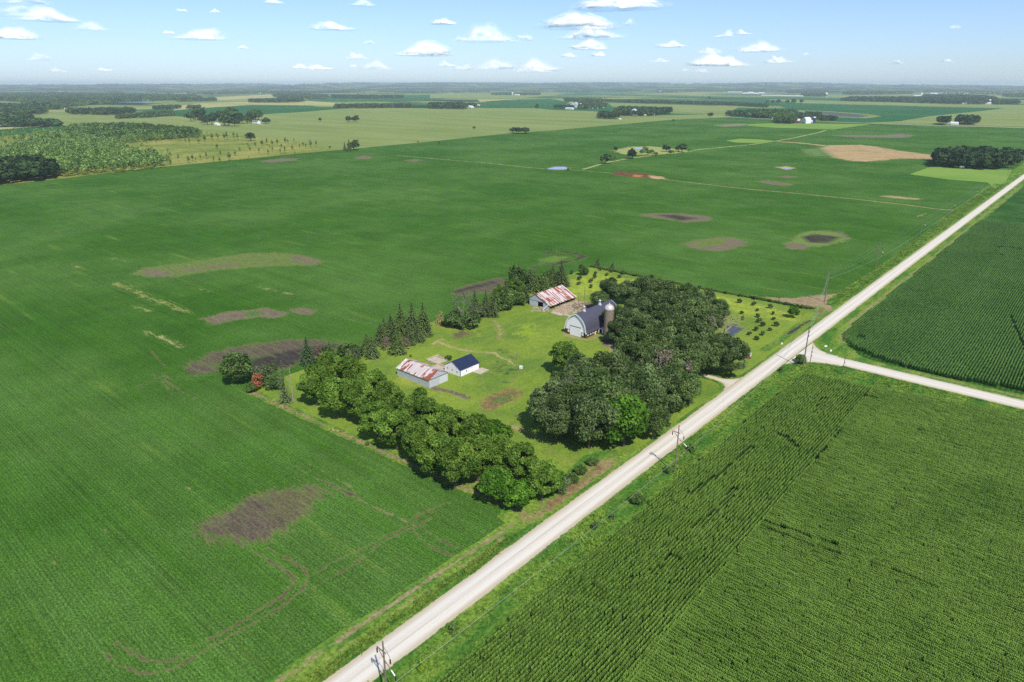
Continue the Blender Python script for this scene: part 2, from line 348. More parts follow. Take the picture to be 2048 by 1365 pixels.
# ---- patches of bare or weedy ground
def seg_dist(X, Y, a, b):
    ax, ay = a; bx, by = b; dx, dy = bx-ax, by-ay; L2 = dx*dx+dy*dy+1e-9
    t = np.clip(((X-ax)*dx+(Y-ay)*dy)/L2, 0, 1); return np.hypot(X-ax-t*dx, Y-ay-t*dy)
NPZ = [0]
def patches(name, base, layers, z=.34, res=240, streak=(.3, 1.4, 1), kind='structure', label=None, cat=None):
    NPZ[0] += 1; z = {'soy': .104, 'lawn': .134, 'verge': .164, 'pale': .56}[base]+NPZ[0]*.0013
    L = []; bb = []
    for ly in layers:
        typ, pts, col, soft = ly[:4]; st = ly[4] if len(ly) > 4 else 1.0; w = ly[5] if len(ly) > 5 else 0
        P = GP(pts) if typ[0] == 'p' else pts
        L.append((typ, P, col, soft, st, w)); bb += [(x+s*(soft+w), y+s*(soft+w)) for x, y in P for s in (-1, 1)]
    xs = [b[0] for b in bb]; ys = [b[1] for b in bb]; x0, x1, y0, y1 = min(xs), max(xs), min(ys), max(ys)
    st = max(max(x1-x0, y1-y0)/res, .35); nx = int((x1-x0)/st)+2; ny = int((y1-y0)/st)+2
    X, Y = np.meshgrid(np.linspace(x0, x1, nx), np.linspace(y0, y1, ny), indexing='ij')
    m = np.zeros_like(X); c = np.zeros(X.shape+(3,)); c[:] = np.array(L[0][2])
    for typ, P, col, soft, s, w in L:
        if typ.endswith('line'):
            d = np.full(X.shape, 1e9)
            for i in range(len(P)-1): d = np.minimum(d, seg_dist(X, Y, P[i], P[i+1]))
            k = np.clip(.5+(w/2-d)/soft*.5, 0, 1)*s
        else:
            d = np.full(X.shape, 1e9); ins = np.zeros(X.shape, bool)
            for i in range(len(P)):
                a, b = P[i], P[(i+1) % len(P)]; d = np.minimum(d, seg_dist(X, Y, a, b))
                cr = ((a[1] > Y) != (b[1] > Y)) & (X < (b[0]-a[0])*(Y-a[1])/((b[1]-a[1])+1e-12)+a[0]); ins ^= cr
            k = np.clip(.5+np.where(ins, d, -d)/soft*.5, 0, 1)*s
        m = np.maximum(m, k); kk = k[..., None]; kk = np.clip(kk*1.6, 0, 1); c = c*(1-kk)+np.array(col)*kk
    keep = (m > 0)
    cell = keep[:-1, :-1] | keep[1:, :-1] | keep[:-1, 1:] | keep[1:, 1:]
    ii, jj = np.nonzero(cell); q = ii*ny+jj; F = np.stack([q, q+ny, q+ny+1, q+1], -1)
    V = np.stack([X, Y, np.full_like(X, z)], -1).reshape(-1, 3)
    used = np.unique(F); remap = -np.ones(len(V), int); remap[used] = np.arange(len(used))
    o = mesh_np(name, V[used], remap[F], pmat(base, streak), vattr={'m': m.ravel()[used]}, cattr={'c': c.reshape(-1, 3)[used]})
    return tag(o, label, cat, kind=kind)
PUR = alb(134, 120, 98); DRK = alb(76, 70, 64); OLV = alb(118, 136, 70); TAN = alb(186, 164, 122); TAN2 = alb(206, 176, 130); RED = alb(126, 80, 58); MUD = alb(110, 100, 82); YEL = alb(160, 168, 92)
ST = (.18, 1.1, 1)
patches('bare_soil', 'soy', [('ppoly', [(393, 1050), (420, 1037), (444, 1026), (478, 1006), (502, 992), (547, 979), (588, 975), (632, 970), (652, 980), (634, 1006), (608, 1033), (581, 1057), (533, 1081), (485, 1091), (444, 1086), (407, 1081)], alb(112, 108, 78), 5.0),
    ('ppoly', [(400, 1060), (450, 1032), (500, 1005), (540, 1000), (520, 1040), (560, 1045), (545, 1065), (490, 1086), (430, 1078)], MUD, 3.0, .9),
    ('ppoly', [(560, 1000), (620, 985), (640, 985), (600, 1015), (560, 1030)], alb(116, 112, 78), 3.0, .9)], streak=ST)
patches('bare_soil', 'soy', [('ppoly', [(260, 549), (284, 537), (325, 531.6), (376, 526), (427, 518), (478, 509), (547, 505), (598, 510), (650, 525), (615, 532.6), (547, 533), (478, 537), (410, 545.5), (345, 554), (328, 555.5), (294, 554)], OLV, 5, .95),
    ('ppoly', [(290, 541), (310, 541), (345, 552), (325, 556), (296, 552)], PUR, 4, .95), ('ppoly', [(590, 510), (640, 521), (630, 530), (590, 520)], PUR, 4, .95), ('pline', [(370, 541), (420, 536), (470, 530)], PUR, 3, .9, 3)], streak=ST)
patches('bare_soil', 'soy', [('ppoly', [(396, 639), (427, 632), (454.6, 623), (495.6, 621), (533, 617), (576, 627), (560, 636), (519, 636), (478, 640), (458, 644), (424, 650)], PUR, 3.5),
    ('ppoly', [(494, 625), (520, 624), (515, 633), (492, 633)], alb(96, 128, 60), 2.5, .95), ('ppoly', [(579, 622), (605, 613), (634, 624), (617, 630), (591, 629)], PUR, 3.5)], streak=ST)
patches('bare_soil', 'soy', [('ppoly', [(300, 765), (350, 745), (386, 724), (420, 708), (461, 696), (513, 689.5), (581, 679), (632, 680), (684, 687), (670, 703), (615, 722), (560, 742), (513, 737), (444, 742), (393, 752), (342, 757), (290, 771)], MUD, 4),
    ('ppoly', [(430, 728), (480, 722), (530, 714), (560, 716), (500, 731), (440, 738)], alb(92, 122, 56), 3, .85),
    ('ppoly', [(500, 724), (560, 708), (640, 694), (676, 690), (640, 712), (600, 726), (545, 742), (500, 740)], DRK, 3)], streak=ST)
patches('bare_soil', 'soy', [('ppoly', [(899, 584), (949, 568), (993, 556), (1012, 555), (1014, 569), (981, 588), (934, 590), (905, 590)], MUD, 4, 1), ('pline', [(905, 586), (985, 566)], DRK, 3, 1, 2)], streak=ST)
patches('bare_soil', 'soy', [('ppoly', [(1085, 517), (1110, 512), (1140, 515), (1110, 526), (1075, 530)], alb(110, 146, 62), 5, .85), ('pline', [(1090, 507), (1125, 503.5), (1151, 508), (1168, 514), (1148, 521), (1116, 528), (1090, 533), (1066, 537)], DRK, 3, 1, 4.5)], streak=ST)
patches('bare_soil', 'soy', [('ppoly', [(1278, 430), (1310, 427), (1360, 428.5), (1410, 431.5), (1428, 437), (1410, 443.5), (1370, 445), (1330, 438.5), (1290, 433.5)], PUR, 5), ('ppoly', [(1320, 431), (1350, 431), (1390, 438), (1360, 441)], DRK, 5, .85)], streak=ST)
patches('bare_soil', 'soy', [('ppoly', [(1365, 489), (1400, 479), (1450, 475), (1480, 479), (1495, 487), (1475, 497), (1440, 503.5), (1405, 501), (1380, 496)], PUR, 5), ('ppoly', [(1390, 488), (1410, 480), (1450, 479), (1440, 490), (1400, 494)], OLV, 4, .95)], streak=ST)
patches('bare_soil', 'soy', [('ppoly', [(1585, 480), (1600, 466), (1640, 461), (1680, 464), (1700, 477), (1680, 486), (1650, 493), (1600, 496), (1575, 497), (1568, 490)], alb(124, 148, 72), 5), ('pline', [(1640, 462), (1680, 466), (1697, 477)], PUR, 3, .95, 3),
    ('ppoly', [(1608, 475), (1630, 470), (1675, 475), (1652, 486), (1622, 485)], DRK, 4), ('ppoly', [(1567, 491), (1585, 487), (1620, 494), (1610, 500), (1580, 499)], PUR, 4)], streak=ST)
patches('stubble_patch', 'soy', [('ppoly', [(1636, 298), (1655, 291), (1720, 290), (1760, 295), (1800, 302), (1868, 311), (1868, 318.5), (1800, 318), (1740, 324), (1700, 323), (1660, 314)], alb(200, 170, 122), 10), ('pline', [(1530, 283.5), (1560, 284), (1600, 286.5), (1650, 292)], TAN2, 9, 1, 16), ('ppoly', [(1600, 299), (1640, 297), (1660, 313), (1620, 312)], alb(110, 146, 80), 12, .8)], res=300, streak=(.05, .2, 1))
patches('bare_soil', 'soy', [('ppoly', [(1508, 363), (1540, 361.5), (1585, 369), (1580, 372), (1545, 370)], PUR, 4), ('ppoly', [(1552, 353), (1575, 351.5), (1598, 355), (1575, 357)], PUR, 4, .9), ('ppoly', [(1550, 335), (1572, 333), (1594, 337), (1575, 340.5)], TAN2, 4)], streak=ST)
patches('bare_soil', 'soy', [('ppoly', [(1660, 271.5), (1700, 271), (1770, 271), (1800, 268.3), (1830, 271.5), (1810, 276), (1770, 276), (1700, 275)], alb(136, 126, 110), 10)], streak=ST)
patches('weed_patch', 'soy', [('ppoly', [(1217, 347), (1235, 344), (1290, 347), (1312, 353), (1312, 358), (1270, 355), (1235, 352)], RED, 4, 1), ('ppoly', [(1300, 352), (1325, 354), (1336, 361), (1305, 358)], alb(214, 176, 130), 4), ('ppoly', [(1268, 350), (1284, 351), (1280, 355), (1268, 354)], alb(205, 128, 86), 3)], streak=(.4, .4, 1))
patches('bare_soil', 'soy', [('ppoly', [(515, 323), (560, 317.5), (600, 317), (585, 322), (545, 326)], PUR, 5), ('ppoly', [(708, 316), (725, 312), (748, 314), (740, 318), (715, 319)], PUR, 5, .85), ('ppoly', [(805, 322), (830, 318), (852, 321), (830, 325)], PUR, 5, .7)], streak=ST)
patches('bare_soil', 'soy', [('ppoly', [(1520, 594), (1558, 596.5), (1593, 596), (1637, 591), (1683, 587), (1674, 596), (1652, 610), (1676, 613), (1654, 631), (1628, 622), (1593, 613), (1549, 602)], alb(176, 152, 118), 2)], z=.36, streak=(.5, .5, 1))
patches('bare_soil', 'soy', [('ppoly', [(1754, 393), (1780, 391), (1845, 398), (1840, 401), (1790, 398)], TAN, 5, .8), ('pline', [(1835, 434), (1853, 427)], TAN, 2, .9, 2), ('pline', [(1560, 345), (1565, 345)], PUR, 2, .3, 2)], streak=ST)
patches('bare_soil', 'soy', [('ppoly', [(1425, 251), (1475, 247.5), (1497, 248), (1490, 252), (1450, 254)], alb(150, 140, 112), 10, .9)], streak=ST)
M['water'] = NT('still_water', .12, .5).color(lin(120, 140, 160))
M['ditchwater'] = NT('muddy_water', .5, .2).color(lin(60, 58, 56))
def pond(px, z, lab, m='water'): return sheet('pond', GP(px), z, M[m], 'structure', lab)
patches('pond_bank', 'soy', [('ppoly', [(1092, 336.5), (1108, 333), (1130, 333), (1142, 336.5), (1138, 341), (1110, 341.5), (1095, 340)], PUR, 4)], streak=(1, 1, 1))
pond([(1097, 337.5), (1110, 334.5), (1128, 334.2), (1137, 337), (1130, 339.8), (1110, 339.8), (1094, 338.8)], .2, 'small pale pond at the end of the field track')
pond([(1560, 336.3), (1572, 335.3), (1586, 337), (1574, 338.7)], .2, 'tiny puddle inside a tan ring in the field')
pond([(215, 206), (237, 203.5), (238, 198.5), (250, 198.5), (252, 203), (310, 203), (300, 206)], .5, 'distant pale lake between the woods at the left')
patches('dark_wet_ground', 'pale', [('ppoly', [(1600, 222), (1640, 223), (1720, 229), (1745, 233), (1720, 236.5), (1670, 234), (1640, 229)], alb(96, 104, 96), 25, .95)], z=.55, streak=(.01, .04, 1))  # darker patch within the distant green field
# field tracks
def tracks(l, base='soy', z=.38, **k): return patches('track', base, l, z=z, res=700, streak=(.4, .4, 1), **k)
tracks([('pline', [(795, 312), (880, 319), (960, 325), (1060, 336), (1100, 339)], alb(176, 178, 120), 2.5, .8, 4), ('pline', [(1140, 340), (1200, 345), (1226, 347)], alb(140, 168, 84), 3, .8, 4)])
tracks([('pline', [(1168, 339), (1215, 325), (1260, 317), (1300, 312), (1400, 299.5), (1500, 290), (1545, 284), (1590, 276), (1640, 265), (1652, 261)], alb(196, 194, 130), 3, 1, 5)])
tracks([('pline', [(1325, 359), (1400, 368), (1500, 379.5), (1600, 388), (1700, 398), (1800, 409), (1885, 420)], TAN, 1.6, 1, 2.6), ('pline', [(1885, 420), (1925, 422)], TAN, 2, .9, 4)])
patches('weed_patch', 'soy', [('ppoly', [(1222, 302), (1260, 294), (1300, 293), (1340, 297), (1386, 303), (1345, 308), (1300, 311), (1250, 310)], alb(176, 182, 106), 8)], res=160, streak=(.1, .3, 1))
pond([(1268, 295.5), (1288, 296), (1286, 299), (1272, 298.5)], .2, 'thin puddle behind the tree clump in the field')
# wheel tracks through the soybeans
WT = alb(112, 104, 76)
def wheel(l, w=.75, soft=.5, s=.8, col=WT): return [('pline', p, col, soft, s, w) for p in l]
tracks(wheel([[(506, 1102), (543, 1125), (581, 1149.5), (590, 1163), (567, 1194), (523, 1218), (455, 1262), (393, 1293), (352, 1318.6), (325, 1325.5), (294, 1322), (266.6, 1310), (232, 1286)],
  [(533, 1095), (581, 1122), (608, 1139), (617, 1156), (605, 1180), (560.5, 1218), (512.6, 1245), (444, 1283), (393, 1313.5), (342, 1341), (301, 1349), (270, 1344), (236, 1332), (205, 1305)]], .62, .5, .95) +
  wheel([[(617, 1158), (662, 1128), (721, 1100), (818, 1052), (853, 1022), (906, 1004)], [(622, 1180), (715, 1126), (765, 1085), (825, 1056), (860, 1040)], [(859, 1038), (847, 1050), (853, 1064), (882, 1082), (917, 1097)], [(821, 1048), (838, 1076), (870.6, 1099.6), (909, 1114)], [(822, 1040), (835, 1028), (862, 1024)]], .6, .45, .84))
tracks(wheel([[(585, 930), (625, 955), (660, 972), (700, 992), (760, 1020), (815, 1046)], [(620, 930), (668, 958), (710, 978)]], .6, .5, .7, alb(150, 134, 96)) + wheel([[(645, 962), (680, 980), (720, 998)]], 1.4, .8, .8, MUD) +
  wheel([[(375, 975), (400, 997), (430, 1020)], [(430, 985), (450, 998)], [(208, 1060), (222, 1075)], [(105, 1125), (115, 1135)]], .5, .5, .6, alb(170, 164, 100)))
tracks(wheel([[(290, 771), (320, 757), (350, 775), (390, 800)], [(305, 750), (330, 770), (345, 790)], [(300, 700), (340, 745), (380, 760)], [(345, 753), (420, 752), (470, 744)]], .8, .6, .75))
tracks(wheel([[(640, 630), (700, 645), (760, 640), (800, 622)], [(655, 668), (720, 645), (800, 612), (850, 600), (900, 583)], [(690, 672), (760, 640)], [(1010, 560), (1060, 547), (1090, 533)]], .7, .6, .62, alb(60, 88, 50)))
tracks(wheel([[(1520, 545), (1625, 548), (1680, 528), (1684, 522), (1660, 524)], [(1640, 560), (1670, 545), (1690, 528)], [(1545, 555), (1580, 562), (1565, 574)], [(1730, 505), (1750, 486), (1760, 484)]], .7, .6, .62, alb(54, 78, 50)))
patches('thin_crop', 'soy', [('pline', [(232, 568), (262, 580), (300, 598), (345, 612), (375, 628)], YEL, 3.5, .68, 5), ('pline', [(295, 664), (330, 680), (358, 694)], alb(186, 186, 120), 3, .75, 3), ('pline', [(262, 612), (295, 622)], YEL, 3, .6, 4), ('pline', [(385, 575), (420, 584)], YEL, 3, .6, 3), ('pline', [(520, 575), (585, 590)], YEL, 3, .6, 3), ('pline', [(140, 530), (170, 540)], YEL, 3, .55, 4), ('pline', [(225, 517), (255, 523)], YEL, 3, .55, 4), ('pline', [(345, 800-60), (360, 752)], YEL, 2, .4, 2)], res=400, streak=(.15, 1.2, 1))
# worn ground in the farmyard
patches('yellow_grass', 'lawn', [('ppoly', [(1100, 580), (1150, 556), (1190, 548), (1300, 563), (1450, 592), (1610, 630), (1590, 650), (1540, 640), (1440, 620), (1300, 585), (1220, 575), (1160, 600)], alb(166, 184, 66), 4.5, .82), ('ppoly', [(1010, 655), (1060, 640), (1100, 660), (1080, 720), (1030, 700)], alb(150, 184, 48), 7, .56), ('ppoly', [(800, 740), (790, 770), (860, 790), (930, 815), (900, 790), (850, 780)], alb(168, 182, 66), 4, .66), ('ppoly', [(880, 650), (960, 650), (960, 690), (880, 690)], alb(160, 168, 70), 5, .6)], res=300, streak=(.35, .35, 1))
patches('dark_grass', 'lawn', [('ppoly', [(960, 700), (1020, 690), (1060, 740), (1020, 780), (960, 760)], alb(84, 122, 48), 8, .62), ('ppoly', [(1010, 820), (1060, 830), (1060, 870), (1150, 900), (1100, 900), (1030, 860)], alb(92, 128, 54), 5, .58)], res=200, streak=(.3, .3, 1))
patches('worn_grass', 'lawn', [('ppoly', [(955, 812), (962, 796), (990, 786), (1030, 776), (1042, 784), (1030, 800), (1010, 810), (985, 820), (965, 822)], alb(150, 122, 82), 3), ('ppoly', [(985, 800), (1010, 792), (1030, 788), (1010, 806), (990, 808)], alb(110, 126, 66), 2, .9),
    ('pline', [(866, 689), (878, 681), (890, 679)], alb(196, 172, 124), 1.2, .9, 1.6), ('pline', [(880, 686), (905, 697), (935, 703), (965, 706), (990, 707), (1000, 716), (1018, 722), (1030, 731)], alb(190, 176, 122), 1.4, .95, 1.6), ('ppoly', [(905, 668), (930, 662), (940, 672), (915, 682), (900, 680)], alb(116, 110, 76), 2.5, .8),
    ('ppoly', [(985, 640), (1000, 645), (1010, 660), (1005, 680), (995, 680), (990, 660)], alb(190, 176, 116), 3, .74), ('pline', [(868, 777), (905, 786), (935, 797)], alb(126, 118, 92), 1.2, 1, 2.8), ('pline', [(880, 786), (925, 800), (945, 808)], alb(186, 176, 126), .8, .7, .8),
    ('pline', [(970, 742), (1000, 752), (1020, 758)], alb(180, 176, 112), 1, .6, 1), ('pline', [(930, 762), (960, 772), (985, 784)], alb(186, 178, 116), 1, .6, 1), ('ppoly', [(1005, 845), (1040, 852), (1105, 880), (1100, 888), (1050, 872), (1010, 855)], alb(176, 168, 110), 2, .7),
    ('pline', [(1095, 900), (1140, 925), (1185, 915)], alb(160, 150, 100), 2, .5, 2)], z=.3, res=420, streak=(.6, .6, 1))
patches('worn_grass', 'lawn', [('ppoly', [(1100, 625), (1120, 612), (1150, 600), (1170, 606), (1172, 618), (1150, 628), (1120, 632)], alb(198, 172, 140), 1.6, 1), ('ppoly', [(1140, 612), (1175, 605), (1200, 602), (1190, 612), (1160, 628)], alb(140, 120, 98), 1.6, .9), ('ppoly', [(1060, 612), (1100, 622), (1102, 626), (1080, 624), (1058, 616)], alb(160, 140, 110), 1, .9),
    ('pline', [(1128, 670), (1150, 677), (1175, 682), (1195, 674)], alb(176, 150, 120), .8, 1, 1.4), ('ppoly', [(1200, 680), (1225, 676), (1245, 672), (1240, 688), (1215, 696), (1200, 690)], alb(120, 100, 86), 2.5, .95), ('pline', [(1028, 608), (1000, 625), (960, 640), (930, 652)], alb(150, 130, 86), 1.6, .6, 1.8), ('ppoly', [(1218, 690), (1240, 690), (1250, 700), (1240, 712), (1225, 708)], alb(176, 156, 120), 2, .9)], z=.3, res=300, streak=(.6, .6, 1))
patches('worn_grass', 'lawn', [('ppoly', [(1448, 652), (1470, 650), (1492, 658), (1480, 664), (1468, 676), (1458, 672), (1455, 660)], alb(92, 98, 118), 1.2, .95)], z=.3, res=80, streak=(.6, .6, 1))
patches('worn_grass', 'lawn', [('wline', [(-96, 252), (-120, 252.5)], alb(188, 198, 116), .3, .1, .3)] + [('pline', l, alb(192, 204, 128), .35, .95, .35) for l in ([(1461, 614), (1500, 618), (1569, 635.5)], [(1469, 626), (1520, 634), (1569, 643)], [(1470, 639), (1510, 645), (1546, 652)], [(1450, 602), (1475, 606)], [(1545, 612), (1600, 622)])], z=.3, res=400, streak=(.2, .8, 1))
patches('field_edge', 'verge', [('wline', [(-92.5, 110.2), (-140, 106.8), (-208.5, 103)], alb(158, 140, 102), .9, .92, 1.5), ('ppoly', [(1020, 1030), (1062, 1026), (1105, 990), (1140, 965), (1185, 922), (1225, 912), (1250, 925), (1215, 955), (1150, 1000), (1090, 1042), (1040, 1045)], alb(164, 146, 100), 3, .82), ('pline', [(1100, 1012), (1150, 972), (1195, 935)], alb(140, 112, 78), 1.5, .8, 1.5)], z=.33, res=420, streak=(.6, .6, 1))
patches('field_edge', 'verge', [('wline', [(-92.2, -50), (-92.2, 60), (-91.2, 106)], alb(168, 152, 112), .9, .88, 1.3), ('wline', [(-90, -50), (-90.0, 60), (-89.4, 100)], alb(178, 164, 116), .9, .7, .9)], z=.33, res=500, streak=(.8, .4, 1))
patches('mown_strip', 'verge', [('wline', [(-74.5, 900), (-74.8, 600), (-74.6, 320), (-72.8, 300), (-70, 288)], alb(150, 156, 88), 1.2, .85, 2.2), ('wline', [(-76, 305), (-75.6, 420)], alb(172, 158, 110), .8, .7, 1), ('wline', [(-52, 273.2), (-30, 272.9), (20, 275)], alb(158, 150, 100), .8, .8, 1.2), ('wline', [(-60, 275), (-63, 278), (-70, 286)], alb(160, 150, 100), .7, .7, 1)], z=.33, res=600, streak=(.8, .3, 1))
patches('ditch', 'verge', [('pline', [(1573, 671), (1590, 659), (1605, 650), (1622, 642)], alb(84, 76, 66), 1, .95, 1.6), ('pline', [(1530, 700), (1560, 682), (1573, 671)], alb(140, 128, 84), 1, .7, 1.2), ('ppoly', [(1628, 618), (1640, 615), (1650, 625), (1636, 640), (1622, 642), (1640, 628)], alb(140, 124, 90), 1.2, .9)], z=.33, res=300, streak=(.6, .6, 1))
pond([(1575, 670), (1590, 659.5), (1600, 654), (1602, 656), (1590, 664), (1578, 670.5)], .24, 'narrow dark water in the ditch by the road', 'ditchwater')
# gravel roads: one sheet, ragged edges in grass
def gravel_mat():
    t = NT('pale_gravel', .95, .05); P = t.pos(); v, h = crop_color(t, 'verge')
    n = t.noise(P, .8, 4, .7); wob = t.noise(t.scale(P, (.3, .12, 1)), 1.0, 4, .65)
    m = t.math('ADD', t.attr('m'), t.math('MULTIPLY', t.math('SUBTRACT', n, .5), .5)); m = t.math('ADD', m, t.math('MULTIPLY', t.math('SUBTRACT', wob, .5), .5))
    along = t.attr('u')
    st = t.noise(t.comb(t.math('MULTIPLY', along, 1.3), t.math('MULTIPLY', t.attr('w'), .02), 0.0), 1.0, 3, .6)
    fine = t.noise(P, 6.0, 3, .8)
    c = t.mix(t.ss(st, .3, .7), lin(214, 206, 190), lin(196, 186, 166))
    wt = t.math('ABSOLUTE', t.math('SUBTRACT', t.math('ABSOLUTE', along), 1.1))
    c = t.mix(t.ss(wt, .25, .9, .6, 0), c, lin(222, 216, 204))
    c = t.mix(t.ss(t.attr('m'), .55, 1.25, .75, 0), c, lin(180, 164, 132))
    c = t.mul(c, t.ss(fine, .3, .7, .9, 1.1))
    t.bump(fine, .25, .05)
    return t.color(t.mix(t.ss(m, .42, .54), v, c))
M['gravel'] = gravel_mat()
def road(name, parts, z, lab, bounds, res):
    "parts: (centre line points, half width) in metres; m = 0.5 at the edge of the gravel"
    x0, x1, y0, y1 = bounds; nx = int((x1-x0)/res[0])+1; ny = int((y1-y0)/res[1])+1
    X, Y = np.meshgrid(np.linspace(x0, x1, nx), np.linspace(y0, y1, ny), indexing='ij')
    m = np.zeros_like(X); u = np.zeros_like(X); w = np.zeros_like(X); best = np.full(X.shape, 1e9)
    for P, hw in parts:
        for i in range(len(P)-1):
            a, b = P[i], P[i+1]; d = seg_dist(X, Y, a, b); L = math.hypot(b[0]-a[0], b[1]-a[1])
            sd = ((X-a[0])*(b[1]-a[1])-(Y-a[1])*(b[0]-a[0]))/L
            mm = np.clip(.5+(hw-d)/2.0, 0, 2); m = np.maximum(m, mm)
            bt = (d-hw) < best; best = np.where(bt, d-hw, best); u = np.where(bt, sd, u); w = np.where(bt, ((X-a[0])*(b[0]-a[0])+(Y-a[1])*(b[1]-a[1]))/L, w)
    return X, Y, m, u, w
def road_mesh(name, XYm, z, lab):
    X, Y, m, u, w = XYm; ny = X.shape[1]; keep = m > 0
    cell = keep[:-1, :-1] | keep[1:, :-1] | keep[:-1, 1:] | keep[1:, 1:]
    ii, jj = np.nonzero(cell); q = ii*ny+jj; F = np.stack([q, q+ny, q+ny+1, q+1], -1)
    V = np.stack([X, Y, z+.1*np.clip(m-.5, 0, 1)], -1).reshape(-1, 3); used = np.unique(F); rm = -np.ones(len(V), int); rm[used] = np.arange(len(used))
    o = mesh_np(name, V[used], rm[F], M['gravel'], vattr={'m': m.ravel()[used], 'u': u.ravel()[used], 'w': w.ravel()[used]}); return tag(o, lab, kind='structure')
RX, RH = -82.9, 3.25
def smoothmax_fillets(X, Y, m):
    return m
X, Y, m, u, w = road('gravel_road', [([(RX, -80), (RX, 200), (RX, 420), (RX+.6, 1000), (RX+1.5, 1900)], RH)], .4, '', (-88.5, -76.5, -60, 1900), (.5, 6.0))
road_mesh('gravel_road', (X, Y, m, u, w), .26, 'long pale gravel road crossing the picture')
X, Y, m, u, w = road('side_road', [([(-80, 266.2), (-50, 266.2), (60, 266.2), (200, 266.2)], 4.0)], .4, '', (-79.2, 200, 240, 300), (.5, .5))
# flared corners with the main road
for (cx, cy, rad, sx, sy) in ((-66.2, 284.5, 13.6, -1, -1), (-62.5, 243.5, 17.5, -1, 1)):
    dx = (X-cx)*sx; dy = (Y-cy)*sy; r = np.hypot(dx, dy)
    quad = (dx > 0) & (dy > 0) & ((Y-266.2)*sy < 0)
    f = np.clip(.5+(r-rad)/2.0, 0, 2)*quad; m = np.maximum(m, np.where(quad, f, 0))
road_mesh('side_road', (X, Y, m, u, w), .28, 'pale gravel side road meeting the main road at a junction')
X, Y, m, u, w = road('driveway', [([(-86, 220), (-92, 219.6), (-98.5, 219.3), (-106, 217.5), (-118, 222), (-132, 228), (-142, 231)], 1.5)], .4, '', (-146, -86.2, 205, 240), (.4, .4))
for (cx, cy, rad, sy) in ((-93.2, 211.5, 6.4, 1), (-94.5, 228.5, 8.0, -1)):
    dx = (X-cx); dy = (Y-cy)*sy; r = np.hypot(dx, dy); quad = (dx > 0) & (dy > 0) & ((Y-220)*sy < 0)
    m = np.maximum(m, np.where(quad, np.clip(.5+(r-rad)/2.0, 0, 1.2), 0))
road_mesh('driveway', (X, Y, m*.8, u, w), .27, 'short dirt driveway curving from the road into the oak grove')
def strip(name, px, wid, z, mat, lab=None):
    P = GP(px); m_ = MB()
    for a, b in zip(P[:-1], P[1:]):
        L = math.hypot(b[0]-a[0], b[1]-a[1]); nx_, ny_ = -(b[1]-a[1])/L*wid/2, (b[0]-a[0])/L*wid/2
        m_.poly([(a[0]-nx_, a[1]-ny_, z), (b[0]-nx_, b[1]-ny_, z), (b[0]+nx_, b[1]+ny_, z), (a[0]+nx_, a[1]+ny_, z)][::-1])
    return tag(m_.build(name, mat), lab, kind='structure')
M['fargravel'] = plain('distant_gravel', lin(200, 196, 180), .95, .05)
strip('country_road', [(1422, 234), (1480, 236.3), (1547, 239), (1610, 242), (1672, 245), (1760, 248.3), (1884, 252.5), (1960, 254), (2060, 257)], 11, .6, M['fargravel'], 'distant gravel road past the white barn farm')
# ================================================================ FOLIAGE
def leaf_mat(name, c1, c2, trans=.3, rough=.7, wide=None):
    t = NT(name, rough, .12); n = t.noise(t.obj() if wide is None else t.pos(), .55 if wide is None else wide, 4, .6); r = t.rnd(); tone = t.attr('tone')
    f = t.math('ADD', t.math('MULTIPLY', n, .6), t.math('MULTIPLY', tone, .4))
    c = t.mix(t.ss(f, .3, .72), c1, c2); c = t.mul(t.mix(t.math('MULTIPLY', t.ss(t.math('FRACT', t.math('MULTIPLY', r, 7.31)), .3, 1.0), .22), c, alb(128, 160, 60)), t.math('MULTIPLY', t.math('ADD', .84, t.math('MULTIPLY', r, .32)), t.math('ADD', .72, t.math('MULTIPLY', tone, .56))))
    t.color(c)
    tl = t.n.new('ShaderNodeBsdfTranslucent'); t.l.new(c, tl.inputs[0]); mx = t.n.new('ShaderNodeMixShader'); mx.inputs[0].default_value = trans
    t.l.new(t.b.outputs[0], mx.inputs[1]); t.l.new(tl.outputs[0], mx.inputs[2]); t.l.new(mx.outputs[0], t.out.inputs['Surface'])
    return t.m
M['oak'] = leaf_mat('oak_leaves', alb(82, 112, 52), alb(150, 172, 108), .42)
M['bright'] = leaf_mat('maple_leaves', alb(92, 134, 40), alb(160, 194, 82), .46)
M['vivid'] = leaf_mat('walnut_leaves', alb(70, 118, 28), alb(122, 168, 54), .35)
M['spruce'] = leaf_mat('spruce_needles', alb(64, 86, 46), alb(116, 134, 78), .26)
M['bluish'] = leaf_mat('pale_needles', alb(58, 84, 50), alb(96, 120, 76), .2)
M['mid'] = leaf_mat('shrub_leaves', alb(64, 96, 44), alb(122, 148, 80), .28)
M['tanl'] = leaf_mat('dry_needles', alb(150, 142, 88), alb(186, 170, 116), .2)
M['pink'] = leaf_mat('dead_needles', alb(148, 124, 106), alb(176, 152, 134), .2)
M['redl'] = leaf_mat('rusty_leaves', alb(176, 104, 72), alb(196, 130, 92), .2)
M['greyl'] = leaf_mat('grey_leaves', alb(96, 110, 78), alb(134, 146, 104), .2)
M['poplar'] = leaf_mat('poplar_leaves', alb(96, 136, 62), alb(164, 190, 104), .4)
M['fwood'] = leaf_mat('distant_leaves', alb(42, 70, 38), alb(86, 112, 60), .25)
M['lime'] = leaf_mat('lime_weed', alb(128, 168, 48), alb(160, 190, 70), .3)
M['weed'] = leaf_mat('roadside_weed', alb(92, 142, 52), alb(156, 184, 78), .45)
M['cornl'] = leaf_mat('corn_leaves', alb(72, 116, 32), alb(136, 170, 72), .34, .5, .045)
M['corn2l'] = leaf_mat('dark_corn_leaves', alb(62, 108, 40), alb(106, 148, 72), .3, .5, .03)
